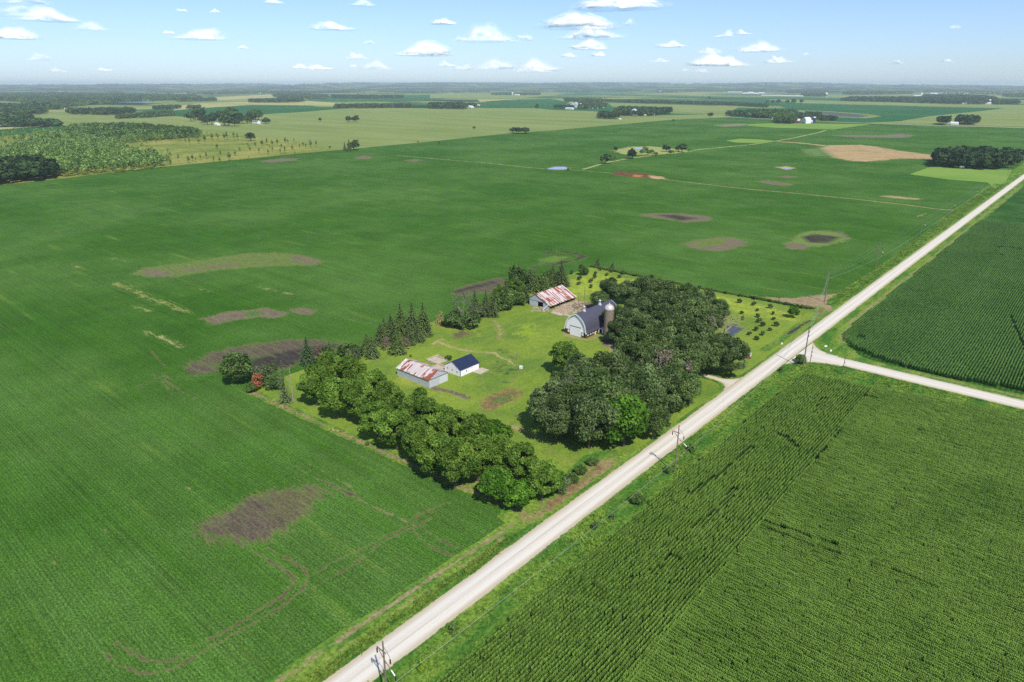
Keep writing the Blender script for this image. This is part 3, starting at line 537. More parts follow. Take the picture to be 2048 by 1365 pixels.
M['bark'] = plain('bark', alb(104, 94, 80), .95, .05, 0, .3)
M['deadwood'] = plain('dead_wood', alb(176, 164, 146), .95, .05, 0, .2)

def quads(Pc, Nn, size, r, aspect=1.0):
    "one leaf quad per centre Pc, facing roughly Nn"
    n = len(Pc); Nn = Nn/np.linalg.norm(Nn, axis=1, keepdims=True)
    t = r.normal(size=(n, 3)); u = np.cross(Nn, t); u /= np.linalg.norm(u, axis=1, keepdims=True)+1e-9; v = np.cross(Nn, u)
    s = (size if np.ndim(size) else np.full(n, size))[:, None]*.5
    V = np.stack([Pc-u*s-v*s*aspect, Pc+u*s-v*s*aspect*.7, Pc+u*s*.8+v*s*aspect, Pc-u*s*.8+v*s*aspect*.8], 1).reshape(-1, 3)
    return V, np.arange(len(V)).reshape(-1, 4)
def dirs(n, r):
    d = r.normal(size=(n, 3)); return d/np.linalg.norm(d, axis=1, keepdims=True)
def crown_np(seed, Rr, z0, z1, nclump, nleaf, leaf, shape=1.0, clr=.34, lean=0):
    r = np.random.default_rng(seed); zc = (z0+z1)/2; hz = (z1-z0)/2
    d = dirs(nclump, r); d[:, 2] = np.abs(d[:, 2])*r.choice([1, 1, -.65], nclump); rad = r.uniform(.55, .86, nclump)
    cc = d*rad[:, None]*np.array([Rr, Rr, hz])
    if shape != 1: f = np.clip(1-(cc[:, 2]/hz)*shape, .35, 1.3); cc[:, :2] *= f[:, None]
    cc = np.vstack([cc, r.normal(size=(max(3, nclump//6), 3))*np.array([Rr, Rr, hz])*.25])
    cr = Rr*clr*r.uniform(.7, 1.25, len(cc)); Vs = []; T = []
    cc[:, 2] += zc
    for c, q in zip(cc, cr):
        n = int(nleaf*r.uniform(.7, 1.3)*(q/(Rr*clr))**2); dd = dirs(n, r)
        out = c-np.array([0, 0, zc]); ok = (dd@(out/(np.linalg.norm(out)+.1)) > -.35); dd = dd[ok]
        p = c+dd*q*np.array([1, 1, .86])*(1.14-.8*r.random((len(dd), 1))**1.7)
        v, _ = quads(p, dd+r.normal(size=dd.shape)*.85+np.array([0, 0, .4]), leaf*r.uniform(.6, 1.3, len(p)), r)
        Vs.append(v); T.append(np.repeat(np.clip(r.normal(.5, .16)+r.normal(0, .13, len(p)), 0, 1), 4))
    V = np.vstack(Vs); V[:, 0] += lean*(V[:, 2]/z1)**2; return V, np.arange(len(V)).reshape(-1, 4), np.concatenate(T), cc
def trunk_mb(cc, h, rad, seed, nl=6):
    r = random.Random(seed); m = MB(); top = h
    m.tube([(0, 0, -.15), (.1, 0, h*.25), (.05, .12, h*.55), (0, .05, top)], [rad*1.25, rad, rad*.7, rad*.25], 7)
    idx = list(range(len(cc))); r.shuffle(idx)
    for i in idx[:nl]:
        c = cc[i]; z = h*r.uniform(.25, .6)
        m.tube([(0.05, .05, z), (c[0]*.45, c[1]*.45, z+(c[2]-z)*.55), (c[0]*.85, c[1]*.85, c[2])], [rad*.5, rad*.3, rad*.1], 5)
    return m
def tree_proto(name, mat, seed, Rr, H, z0=None, nclump=34, nleaf=190, leaf=.55, shape=1.0, clr=.34, trunk_r=.35, bark='bark'):
    z0 = H*.16 if z0 is None else z0; V, F, T, cc = crown_np(seed, Rr, z0, H, nclump, nleaf, leaf, shape, clr)
    root = empty(name, (0, 0, 0)); mesh_np('crown', V, F, M[mat], root, vattr={'tone': T})
    trunk_mb(cc, H*.72, trunk_r, seed).build('trunk', M[bark], root); return root
def conifer_proto(name, mat, seed, Rr, H, tiers=26, z0=.06, trunk_r=.22, power=.9, leaf=.42, dens=1.0):
    r = np.random.default_rng(seed); Vs = []; T = []
    for k in range(tiers):
        f = k/(tiers-1); z = H*(z0+(.985-z0)*f); rad = Rr*(1-f)**power*r.uniform(.86, 1.1)+.08
        nb = max(4, int(15*dens*(1-f)+5)); a0 = r.uniform(0, 6.28)
        for b in range(nb):
            a = a0+2*math.pi*b/nb+r.normal()*.12; L = rad*r.uniform(.72, 1.12); m = max(3, int(L/.24*dens)); s = np.linspace(.12, 1, m)
            p = np.stack([np.cos(a)*L*s, np.sin(a)*L*s, z-L*.28*s**1.2+.12*r.normal(size=m)], -1)+r.normal(size=(m, 3))*.1
            v, _ = quads(p, np.tile([np.cos(a)*.5, np.sin(a)*.5, 1.0], (m, 1))+r.normal(size=(m, 3))*.5, leaf*(1.2-.55*s)*(.6+.5*(1-f)), r)
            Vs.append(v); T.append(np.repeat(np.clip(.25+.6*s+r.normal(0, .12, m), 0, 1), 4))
    V = np.vstack(Vs); root = empty(name, (0, 0, 0)); mesh_np('crown', V, np.arange(len(V)).reshape(-1, 4), M[mat], root, vattr={'tone': np.concatenate(T)})
    m = MB(); m.tube([(0, 0, -.1), (0, 0, H*.5), (0, 0, H*.95)], [trunk_r, trunk_r*.6, .04], 6); m.build('trunk', M['bark'], root); return root
def branch(m, p, d, L, rad, depth, r, tips):
    d = d.normalized(); n = 3; pts = [p]; q = p
    for i in range(n):
        d = (d+mathutils.Vector((r.gauss(0, .16), r.gauss(0, .16), r.gauss(.05, .1)))).normalized(); q = q+d*L/n; pts.append(q)
    m.tube(pts, [rad*(1-.55*i/n) for i in range(n+1)], 5 if depth > 1 else 3, False)
    if depth == 0: tips.append(q); return
    for k in range(3 if depth > 1 else 4):
        a = r.uniform(.35, .95); ax = mathutils.Vector((r.gauss(0, 1), r.gauss(0, 1), r.gauss(0, .4))).normalized()
        nd = d.copy(); nd.rotate(mathutils.Quaternion(ax, a)); s = pts[-1] if k < 2 else pts[-2]
        branch(m, s, nd, L*r.uniform(.6, .8), rad*.5, depth-1, r, tips)
def bare_proto(name, H, seed, rad=.3, leafmat=None, depth=4, spread=.3, nleaf=5):
    r = random.Random(seed); root = empty(name, (0, 0, 0)); m = MB(); tips = []
    m.tube([(0, 0, -.1), (.05, 0, H*.16), (0, .1, H*.32)], [rad*1.2, rad, rad*.8], 6)
    for k in range(4): branch(m, mathutils.Vector((0, .1, H*(.26+.03*k))), mathutils.Vector((math.cos(k*1.7+seed)*spread*2, math.sin(k*1.7+seed)*spread*2, 1)), H*.27, rad*.6, depth-1, r, tips)
    m.build('trunk', M['deadwood'], root)
    if leafmat:
        rr = np.random.default_rng(seed); P = np.array([tuple(t) for t in tips]); P = np.repeat(P, nleaf, 0)+rr.normal(size=(len(P)*nleaf, 3))*.4
        V, F = quads(P, rr.normal(size=P.shape), .32*rr.uniform(.6, 1.2, len(P)), rr); mesh_np('crown', V, F, M[leafmat], root, vattr={'tone': np.repeat(rr.random(len(P)), 4)})
    return root
PROTO = {}; USED = set()
def place(proto, x, y, s=1.0, rz=None, label=None, cat='tree', group=None, name=None, sz=None, z=0.0):
    o = PROTO[proto]
    if proto in USED: o = copy_tree(o)
    USED.add(proto)
    if name: o.name = name
    rz = (x*12.9898+y*78.233) % 6.28 if rz is None else rz
    if sz is None and s > .2: sz = s*(.9+.22*((x*7.31+y*3.17) % 1.0))
    o.location = (x, y, .16+z); o.rotation_euler = (0, 0, rz); o.scale = (s, s, sz or s)
    for k in ('label', 'category', 'group'):
        if k in o: del o[k]
    return tag(o, label, cat, group)
for i in range(4): PROTO[f'oak{i}'] = tree_proto('oak_tree', 'oak', 11+i, 7.2+.35*i, 15.4+.8*(i % 2), 1.6, 62, 250, .47, 1.0, .22, .4)
for i in range(3): PROTO[f'maple{i}'] = tree_proto('maple_tree', 'bright', 31+i, 5.4+.3*i, 13.4+.6*i, .6, 52, 240, .42, 1.0, .23, .3)
PROTO['mapled'] = tree_proto('maple_tree', 'mid', 38, 6.2, 13, .3, 40, 160, .66, .3, .3, .3)
for i in range(2): PROTO[f'vivid{i}'] = tree_proto('broadleaf_tree', 'vivid', 41+i, 5.0, 11.0, .6, 42, 170, .52, .35, .28, .28)
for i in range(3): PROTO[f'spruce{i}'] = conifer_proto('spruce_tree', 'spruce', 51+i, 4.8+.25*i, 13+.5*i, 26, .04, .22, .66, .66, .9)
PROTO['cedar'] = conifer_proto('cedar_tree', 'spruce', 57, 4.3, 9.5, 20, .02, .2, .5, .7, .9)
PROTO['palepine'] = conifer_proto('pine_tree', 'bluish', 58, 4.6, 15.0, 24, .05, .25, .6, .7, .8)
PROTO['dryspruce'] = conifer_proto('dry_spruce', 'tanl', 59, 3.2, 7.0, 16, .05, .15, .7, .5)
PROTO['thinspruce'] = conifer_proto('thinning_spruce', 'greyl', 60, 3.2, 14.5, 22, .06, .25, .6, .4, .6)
PROTO['sapling'] = tree_proto('spruce_sapling', 'spruce', 61, .95, 2.0, .05, 10, 36, .32, .6, .45, .06)
for i in range(2): PROTO[f'bush{i}'] = tree_proto('bush', 'mid', 71+i, 3.6, 5.6, .15, 26, 110, .5, 1.0, .34, .12)
PROTO['greybush'] = tree_proto('grey_bush', 'greyl', 74, 3.1, 6.0, .2, 18, 90, .42, 1.0, .4, .12)
PROTO['redbush'] = tree_proto('rusty_bush', 'redl', 75, 2.8, 5.6, .2, 14, 60, .38, 1.0, .4, .12)
PROTO['pinkbush'] = tree_proto('dead_cedar', 'pink', 76, 2.3, 6.5, .3, 14, 55, .34, .4, .4, .12, 'deadwood')
PROTO['deadtree'] = bare_proto('dead_tree', 11.5, 3, .34, 'pink', 4, .5, 1)
PROTO['deadtree2'] = bare_proto('dead_tree', 10.0, 8, .3, 'pink', 4, .6, 3)
PROTO['leafless'] = bare_proto('sparse_tree', 17, 5, .2, 'greyl', 4, .22, 6)
PROTO['weedclump'] = tree_proto('weed_clump', 'mid', 77, .9, 1.5, .05, 9, 40, .26, 1.0, .45, .05)
PROTO['limeclump'] = tree_proto('weed_clump', 'lime', 78, .9, 1.6, .05, 9, 40, .24, 1.0, .45, .05)

def at(cx, cy, h): return G(cx, cy, h)
GRV = 'oaks of the big grove by the gravel road'
# ---- the bright row along the soybean field
ROW = [(630, 772, 1), (660, 745, .95), (672, 797, 1), (702, 750, .95), (716, 806, 1.02), (744, 770, 1), (752, 836, 1), (776, 800, .95), (792, 856, 1.02), (838, 828, 1.05), (838, 885, .98), (873, 848, .95), (872, 908, 1), (912, 872, 1), (908, 930, 1), (950, 858, .95), (955, 915, 1.02), (990, 868, .95), (1000, 912, 1.0), (992, 962, .9), (1040, 932, .9), (1035, 978, .85), (1084, 962, .85)]
for i, (px, py, s) in enumerate(sorted(ROW)):
    x, y = at(px, py, 7.2*s); k = 'maple%d' % (i % 3) if i not in (17, 18, 20) else 'vivid1'
    place(k, x, y, s*1.0, label=f'leafy bright green tree, {ORD[i]} from left in the row between soybeans and rusty shed', group='bright green tree row')
# ---- the dark oak grove (front rows by the road to the back by the saplings)
OAKS = {'back': [(1200, 596, .8), (1222, 583, .9), (1258, 578, 1), (1295, 578, 1), (1335, 584, 1), (1372, 592, .95), (1408, 602, .95), (1436, 620, .85)],
 'barn side': [(1226, 630, .74), (1240, 660, .74), (1262, 646, .85), (1278, 620, .9), (1303, 612, 1.05), (1342, 620, 1.05), (1382, 628, 1), (1418, 640, .8)],
 'middle': [(1276, 668, .9), (1300, 652, 1.0), (1330, 655, 1), (1368, 660, 1), (1270, 694, 1), (1308, 690, 1.05), (1348, 690, 1), (1390, 676, 1), (1404, 704, 1), (1364, 722, 1.05), (1430, 708, .85), (1466, 712, .88), (1445, 690, .8), (1322, 728, 1)],
 'front': [(1168, 736, .95), (1140, 768, 1), (1182, 768, 1.05), (1220, 742, 1), (1262, 732, 1), (1108, 800, 1.1), (1150, 808, 1.05), (1196, 800, 1.1), (1240, 782, 1.05), (1285, 768, 1.05), (1112, 836, .9), (1180, 842, 1), (1232, 826, .95), (1285, 812, 1.0), (1330, 770, .95), (1308, 842, .7), (1350, 745, 1.0), (1365, 775, .8)]}
n = 0
for zone, l in OAKS.items():
    for i, (px, py, s) in enumerate(sorted(l)):
        s *= .88 if zone == 'back' else 1
        x, y = at(px, py, 9.2*s); place('oak%d' % (n % 4), x, y, s, label=f'dark grey green oak, {ORD[i]} from left along the {zone} of the roadside grove', group=GRV); n += 1
x, y = G(1243, 912); place('vivid0', x-2.5, y+5.0, 1.5, label='vivid green round tree at the front edge of the oak grove, nearest the power pole')
x, y = at(1129, 717, 6.5); place('maple1', x, y, 1.05, label='bright green round tree in front of the white arched barn', name='maple_tree')
x, y = G(1445, 690); place('deadtree', x, y, 1.35, label='bare pale dead tree standing beside the blue wet ground')
x, y = G(1330, 800); place('deadtree2', x, y, 1.75, label='dead brown branches rising in the middle of the oak grove')
x, y = G(1132, 855); place('leafless', x, y, 1.0, label='thin grey half bare tree at the lawn edge of the oak grove', name='sparse_tree')
x, y = G(1345, 822); place('bush0', x, y, 1.1, label='low dark bushy tree at the road edge of the oak grove', cat='bush')
x, y = G(1375, 805); place('palepine', x, y, .5, label='small pine between the oak grove and the driveway mouth')
x, y = G(1586, 637); place('vivid1', x, y, .5, label='small round green tree alone among the spruce saplings')
# ---- west windbreak
def at_base(px, py): return G(px, py)
x, y = G(478, 768); place('mapled', x, y, .86, label='dense dark green round tree alone at the outer field corner', name='maple_tree')
for px, py, k, s, lab, cat in [(516, 778, 'redbush', .9, 'rusty orange bush beside the lone round field corner tree', 'bush'), (504, 786, 'bush0', 0.55, 'small green bush below the rusty orange bush', 'bush'), (528, 762, 'greybush', 1.0, 'pale grey green bush behind the rusty orange bush', 'bush'), (548, 778, 'bush1', .9, 'dark green bush beside the thinning spruce', 'bush'),
    (572, 806, 'thinspruce', .95, 'thinning grey spruce with bare lower trunk near the bare pole trunk', 'tree'), (617, 730, 'palepine', .78, 'tall loose pine above the dark bare soil', 'tree'), (640, 727, 'pinkbush', 1.0, 'dead pinkish cedar at the foot of the tall pine', 'bush'), (652, 722, 'bush0', .9, 'dark bush to the right of the dead pinkish cedar', 'bush'), (542, 745, 'bush0', 0.55, 'small pale bush behind the grey spruce', 'bush'),
    (700, 716, 'bush1', 1.1, 'dark bush left of the spruce line', 'bush'), (708, 722, 'greybush', .8, 'thin grey bush between dark bush and spruce line', 'bush'), (745, 716, 'cedar', .8, 'broad dark cedar at the near end of the spruce line', 'tree'), (773, 703, 'pinkbush', .85, 'dead pink cedar low in the spruce line', 'bush'), (795, 708, 'cedar', .95, 'wide dark cedar in front of the tall spruces', 'tree'), (762, 690, 'cedar', .9, 'dark cedar behind the dead pink cedar', 'tree'),
    (783, 672, 'spruce0', .8, 'dark pointed spruce, first of the tall spruces left of the tan dry spruce', 'tree'), (803, 675, 'spruce1', 1.0, 'dark pointed spruce, second of the tall spruces left of the tan dry spruce', 'tree'), (812, 700, 'pinkbush', .8, 'thin dead cedar in front of the tall spruces', 'bush'), (826, 677, 'spruce2', 1.0, 'dark pointed spruce, third of the tall spruces left of the tan dry spruce', 'tree'), (848, 672, 'spruce0', 1.0, 'dark pointed spruce nearest to the tan dry spruce', 'tree'),
    (735, 706, 'cedar', .85, 'dark cedar at the left foot of the spruce line', 'tree'), (770, 678, 'cedar', .9, 'dark cedar beside the first tall spruce', 'tree'), (790, 690, 'cedar', .9, 'dark cedar between the tall spruces and the wide front cedar', 'tree'), (818, 690, 'cedar', .8, 'dark cedar low in front of the second tall spruce', 'tree'), (838, 684, 'cedar', .75, 'dark cedar low in front of the last tall spruces', 'tree'),
    (915, 640, 'cedar', .8, 'dark cedar hidden behind the round bushes of the windbreak', 'tree'), (985, 634, 'cedar', .8, 'dark cedar in front of the halfway spruce', 'tree'), (998, 604, 'maple0', .6, 'small round tree behind the windbreak cedars', 'tree'), (1018, 590, 'cedar', .95, 'dark cedar on the field side of the machine shed clump', 'tree'), (1035, 575, 'mapled', .85, 'round dark tree topping the clump left of the machine shed', 'tree'), (1060, 572, 'cedar', .95, 'dark cedar behind the top of the machine shed clump', 'tree'), (1090, 585, 'cedar', .85, 'dark cedar close behind the machine shed roof', 'tree'), (690, 712, 'bush0', .8, 'dark round bush at the corner of the bare soil', 'bush'), (660, 712, 'cedar', .55, 'small dark cedar above the bright tree row', 'tree'),
    (882, 650, 'dryspruce', 1.0, 'tan dry spruce standing in the windbreak gap', 'tree'), (926, 660, 'leafless', .95, 'tall grey green sparse tree with bare twigs in the windbreak', 'tree'), (908, 655, 'bush0', 1.3, 'dark round bush under the tall sparse tree', 'bush'), (934, 658, 'bush1', 1.4, 'dark round bush right of the tall sparse tree', 'bush'), (948, 640, 'cedar', .8, 'dark cedar behind the tall sparse tree', 'tree'),
    (950, 632, 'spruce1', .85, 'pointed spruce right behind the tall sparse tree', 'tree'), (972, 630, 'spruce2', .8, 'pointed spruce halfway along the windbreak', 'tree'), (968, 636, 'greybush', .9, 'pale grey bush at the foot of the windbreak spruces', 'bush'), (990, 622, 'cedar', 1.05, 'broad dark cedar in the windbreak right of the pale grey bush', 'tree'), (1008, 618, 'bush0', 1.5, 'wide dark bush at the lawn side of the windbreak', 'bush'), (1012, 606, 'spruce0', .8, 'short spruce left of the grey machine shed trees', 'tree'),
    (1033, 600, 'maple0', .82, 'round dark green tree highest in the clump left of the machine shed', 'tree'), (1045, 598, 'cedar', 1.0, 'dark cedar left of the machine shed', 'tree'), (1030, 610, 'bush1', 1.3, 'green bush at the foot of the clump left of the machine shed', 'bush'), (1050, 605, 'cedar', .8, 'low dark cedar touching the machine shed wall', 'tree'), (1068, 585, 'cedar', 1.05, 'dark cedar behind the machine shed', 'tree'), (1078, 580, 'bush1', 1.4, 'wide bush behind the rusty machine shed roof', 'bush'), (1092, 572, 'bush0', 1.2, 'low bush behind the ridge of the machine shed', 'bush'),
    (1122, 573, 'spruce2', 1.08, 'tall pointed spruce behind the right end of the machine shed', 'tree'), (1105, 572, 'cedar', 1.0, 'dark cedar beside the tall spruce behind the machine shed', 'tree'), (1166, 551, 'bush0', 0.8, 'small round bush alone on the lawn behind the spruce', 'bush'), (1195, 536, 'cedar', .6, 'dark small tree on the far lawn edge, left of two', 'tree'), (1225, 541, 'cedar', .5, 'dark small tree on the far lawn edge, right of two', 'tree'), (1163, 537, 'bush1', 0.4, 'pale green bush on the far left lawn edge', 'bush'),
    (1108, 985, 'vivid0', .62, 'bright green small tree at the near end of the bright tree row', 'tree'), (1140, 968, 'bush1', 0.5, 'small grey green bush between tree row and road', 'bush'), (1120, 985, 'greybush', .8, 'small dry bush by the brown bank near the road', 'bush'), (1160, 950, 'bush0', 0.45, 'low green bush on the brown bank by the road', 'bush'), (1185, 932, 'bush1', 0.42, 'low bush just left of the vivid round tree', 'bush'),
    (1600, 728, 'bush1', 0.6, 'dark bush at the junction corner beside the tall pole', 'bush'), (1274, 1008, 'bush0', 0.5, 'round dark bush in the ditch below the crossarm pole', 'bush'), (1335, 946, 'bush1', 0.3, 'leafy bush at the foot of the crossarm pole', 'bush'),
    (905, 1268, 'weedclump', 1.2, 'dark weed clump in the ditch near the bottom of the picture', 'weed'), (1187, 1058, 'weedclump', 1.2, 'grey green weed clump in the ditch below the round bush', 'weed'), (1225, 1040, 'weedclump', .9, 'small weed clump next to the corn edge', 'weed'), (840, 1340, 'limeclump', 1.15, 'yellow green weed clump beside the nearest power pole', 'weed'), (1385, 905, 'weedclump', 1.3, 'low weed clump at the corn edge right of the pole', 'weed'), (1560, 745, 'weedclump', 1.2, 'weed clump at the corn corner by the junction', 'weed'),
    (648, 782, 'weedclump', .8, 'weed clump on the field edge below the bright row', 'weed'), (735, 892, 'weedclump', .8, 'weed clump on the bare field edge strip', 'weed'), (822, 715, 'weedclump', .6, 'small weed clump left of the rusty roofed shed', 'weed'), (808, 712, 'weedclump', .5, 'tiny weed clump on the lawn above the rusty shed', 'weed'), (897, 722, 'bush1', 0.34, 'small green bush between the broken slabs and white shed', 'bush')]:
    x, y = G(px, py); place(k, x, y, s, label=lab, cat=cat, name={'weedclump': 'weed_clump', 'limeclump': 'weed_clump'}.get(k))
# the bare pole-like trunk
m = MB(); m.tube([(0, 0, 0), (.05, 0, 6), (.15, .05, 13.2)], [.24, .18, .06], 7)
for k in range(9): m.tube([(0.05, 0, 4+k), (.05+.7*math.cos(k*2.2), .7*math.sin(k*2.2), 4.3+k)], [.05, .02], 4)
x, y = G(587, 808); tag(m.build('bare_tree', M['deadwood'], None, loc=(x, y, .25)), 'bare straight dead trunk beside the thinning grey spruce', 'tree')
# ---- spruce saplings on the lawn
SAP = [(1451, 587), (1480, 592.5), (1508.6, 598), (1539.7, 603), (1570.5, 609), (1603, 616), (1478, 605), (1508, 610.5), (1539.5, 616), (1482.6, 627), (1514, 622), (1546, 628.5), (1515, 634), (1485, 638.6), (1547, 639.5), (1518, 645), (1524.5, 652), (1551.5, 652), (1511.6, 661), (1539, 661), (1498.5, 670), (1525.7, 670), (1513, 679),
 (1143, 547.6), (1200, 540), (1191, 549), (1222, 543.6), (1214, 551), (1246, 548), (1269, 552), (1189, 556), (1159, 560), (1182, 564.5), (1158, 569), (1182, 575), (1238, 555.6), (1293, 557.5), (1318, 563), (1345, 568), (1421, 582), (1375, 573.5), (1398, 578)]
lab_rows = {}
for px, py in SAP:
    part = 'right of the oak grove' if px > 1440 else ('behind the oak grove' if px > 1255 else 'beyond the machine shed')
    xw, yw = G(px, py+2); row = int(round((322-yw)/5.2)); lab_rows.setdefault((part, row), []).append((px, xw, yw))
rows_of = {}
for (part, row) in lab_rows: rows_of.setdefault(part, []).append(row)
r_ = random.Random(4)
for (part, row), l in lab_rows.items():
    k = sorted(rows_of[part]).index(row)
    for i, (px, xw, yw) in enumerate(sorted(l)):
        place('sapling', xw, yw, r_.uniform(.75, 1.15) if px > 1250 else r_.uniform(.9, 1.2), label=f'little dark spruce sapling {part}, row {k+1} from field, {ORD[i]} from left', cat='sapling', group='spruce saplings planted on the lawn')

# ---- standing corn as instanced plants: one mesh holds the pattern row piece and the planting points
def corn_stand(name, regions, label, holes=(), seed=3, mat='cornl'):
    "regions: (test(x,y)->bool array, bbox, axis, spacing, step, scale)"
    r = np.random.default_rng(seed); LEN = 1.9
    Vs = []; T = []
    for x in np.arange(-LEN/2, LEN/2, .15):
        base = np.array([x+r.normal()*.03, r.normal()*.04, 0]); ht = r.uniform(1.88, 2.06); a0 = r.uniform(0, 3.14)
        for k in range(6):
            a = a0+(k % 2)*math.pi+r.normal()*.4; z = ht*(.5+.09*k); L = r.uniform(.36, .52)*(1.0-.08*k)+.04; L *= .62+.5*abs(math.cos(a))
            ca, sa = math.cos(a), math.sin(a); w = .07
            pts = [(0, 0), (.45, .26 if k < 5 else .34), (.85, .16), (1.05, -.12)]
            for (s0, h0), (s1, h1) in zip(pts[:-1], pts[1:]):
                w0 = w*(1.0 if s0 > .1 else .6); w1 = w*(1 if s1 < 1 else .3)
                Vs.append([[base[0]+ca*L*s0-sa*w0, base[1]+sa*L*s0+ca*w0, z+h0*L], [base[0]+ca*L*s1-sa*w1, base[1]+sa*L*s1+ca*w1, z+h1*L], [base[0]+ca*L*s1+sa*w1, base[1]+sa*L*s1-ca*w1, z+h1*L], [base[0]+ca*L*s0+sa*w0, base[1]+sa*L*s0-ca*w0, z+h0*L]])
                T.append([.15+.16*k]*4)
    V = np.array(Vs).reshape(-1, 3); F = np.arange(len(V)).reshape(-1, 4); T = np.array(T).ravel()
    pts = []; rot = []; scl = []
    for test, (x0, x1, y0, y1), axis, sp, zs in regions:
        if axis == 'Y': a_, b_ = np.arange(x0, x1, sp), np.arange(y0, y1, LEN*.97)
        else: a_, b_ = np.arange(y0, y1, sp), np.arange(x0, x1, LEN*.97)
        A_, B_ = np.meshgrid(a_, b_, indexing='ij'); A_ = A_+.09*np.sin(B_*.11+A_*.3)+r.normal(0, .02, A_.shape); B_ = B_+r.normal(0, .2, B_.shape)
        X_, Y_ = (A_, B_) if axis == 'Y' else (B_, A_); X_, Y_ = X_.ravel(), Y_.ravel()
        sc = zs*(.93+.14*vnoise(X_*.05+50, 7)+.10*vnoise(Y_*.06+90, 8)-.05)*r.uniform(.92, 1.08, len(X_))
        ok = test(X_, Y_)
        for P, w, drop in holes:
            d = np.full(X_.shape, 1e9)
            for i in range(len(P)-1): d = np.minimum(d, seg_dist(X_, Y_, P[i], P[i+1]))
            ww = w*(.4+1.2*vnoise(X_*.4+Y_*.3+500, 9)); hit = d < ww; sc = np.where(hit, sc*drop, sc); ok &= ~(hit & (drop < .3))
        pts.append(np.stack([X_[ok], Y_[ok], np.full(ok.sum(), .18)], -1)); n_ = ok.sum()
        rot.append(np.stack([r.normal(0, .02, n_), r.normal(0, .02, n_), (math.pi/2 if axis == 'Y' else 0)+r.choice([0, math.pi], n_)+r.normal(0, .03, n_)], -1))
        scl.append(np.stack([np.ones(n_), np.where(pts[-1][:, 0] < -46, .7, .95)*r.uniform(.95, 1.05, n_), sc[ok]], -1))
    pts = np.vstack(pts); rot = np.vstack(rot); scl = np.vstack(scl); N = len(pts); print('corn pieces', N, 'faces', len(F))
    allV = np.vstack([V, pts]); z3 = np.zeros((len(V), 3))
    o = mesh_np(name, allV, F, M[mat], vattr={'tone': np.concatenate([T, np.zeros(N)]), 'piece': np.concatenate([np.ones(len(V)), np.zeros(N)])},
                cattr={'rot': np.vstack([z3, rot]), 'scl': np.vstack([z3, scl])})
    ng = bpy.data.node_groups.new('plant_corn', 'GeometryNodeTree'); ng.interface.new_socket('Geometry', in_out='INPUT', socket_type='NodeSocketGeometry'); ng.interface.new_socket('Geometry', in_out='OUTPUT', socket_type='NodeSocketGeometry')
    N_ = ng.nodes; L_ = ng.links; gi = N_.new('NodeGroupInput'); go = N_.new('NodeGroupOutput')
    def na(nm, typ): q = N_.new('GeometryNodeInputNamedAttribute'); q.data_type = typ; q.inputs['Name'].default_value = nm; return q.outputs[0]
    cmp_ = N_.new('FunctionNodeCompare'); cmp_.data_type = 'FLOAT'; cmp_.operation = 'GREATER_THAN'; L_.new(na('piece', 'FLOAT'), cmp_.inputs[0]); cmp_.inputs[1].default_value = .5
    sg = N_.new('GeometryNodeSeparateGeometry'); sg.domain = 'POINT'; L_.new(gi.outputs[0], sg.inputs[0]); L_.new(cmp_.outputs[0], sg.inputs[1])
    mp = N_.new('GeometryNodeMeshToPoints'); L_.new(sg.outputs[1], mp.inputs[0])
    ip = N_.new('GeometryNodeInstanceOnPoints'); L_.new(mp.outputs[0], ip.inputs['Points']); L_.new(sg.outputs[0], ip.inputs['Instance'])
    L_.new(na('rot', 'FLOAT_VECTOR'), ip.inputs['Rotation']); L_.new(na('scl', 'FLOAT_VECTOR'), ip.inputs['Scale']); L_.new(ip.outputs[0], go.inputs[0])
    md = o.modifiers.new('plants', 'NODES'); md.node_group = ng
    return tag(o, label, 'corn field', kind='stuff')
def poly_test(P):
    def f(X, Y):
        ins = np.zeros(X.shape, bool)
        for i in range(len(P)):
            a, b = P[i], P[(i+1) % len(P)]; cr = ((a[1] > Y) != (b[1] > Y)) & (X < (b[0]-a[0])*(Y-a[1])/((b[1]-a[1])+1e-12)+a[0]); ins ^= cr
        return ins
    return f
H1 = poly_test([(-70.2, 22), (-70.2, 240), (-66, 244.5), (-47, 246.2), (-46.4, 240), (-45.2, 136), (-43.6, 70), (-42, 22)])
H2 = poly_test([(-46.9, 246.3), (-46.6, 240), (-45.6, 136), (-44.2, 70), (-42.4, 22), (-10, 40), (24, 90), (34, 140), (26, 200), (20, 257), (0, 255), (-5, 254.2), (-25, 251.2), (-42, 247)])
gaps = [(GP([(1380, 1000), (1440, 960), (1475, 930), (1500, 905)]), .8, .55), (GP([(1395, 1065), (1440, 1030), (1470, 985)]), 1.2, .6), (GP([(1560, 878), (1590, 905)]), 1.0, .5), (GP([(1310, 1160), (1345, 1130)]), 1.4, .6), (GP([(1630, 835), (1650, 805)]), .9, .6),
        (GP([(1525, 1052), (1570, 1068), (1620, 1085), (1665, 1098)]), .42, 0), (GP([(1518, 1062), (1570, 1083), (1620, 1102), (1680, 1122)]), .48, 0), (GP([(1735, 1138), (1790, 1155), (1830, 1172), (1880, 1192)]), .42, 0),
        (GP([(1822, 866), (1850, 873), (1895, 885)]), .4, 0), (GP([(1870, 890), (1915, 902)]), .45, 0), (GP([(1622, 935), (1680, 952)]), .35, .5), (GP([(1732, 800), (1746, 804)]), .8, .3)]
corn_stand('corn_field', [(H1, (-70.2, -40, 22, 248), 'Y', .79, 1.0), (H2, (-48, 36, 22, 258), 'X', .79, 1.0)], 'tall green corn in clear rows filling the lower right of the picture', gaps)
H3 = poly_test([(-73, 300), (-73, 640), (40, 640), (10, 400), (0, 281), (-7, 279), (-21, 276), (-36, 274.5), (-53.5, 278), (-63.5, 283), (-70, 291)])
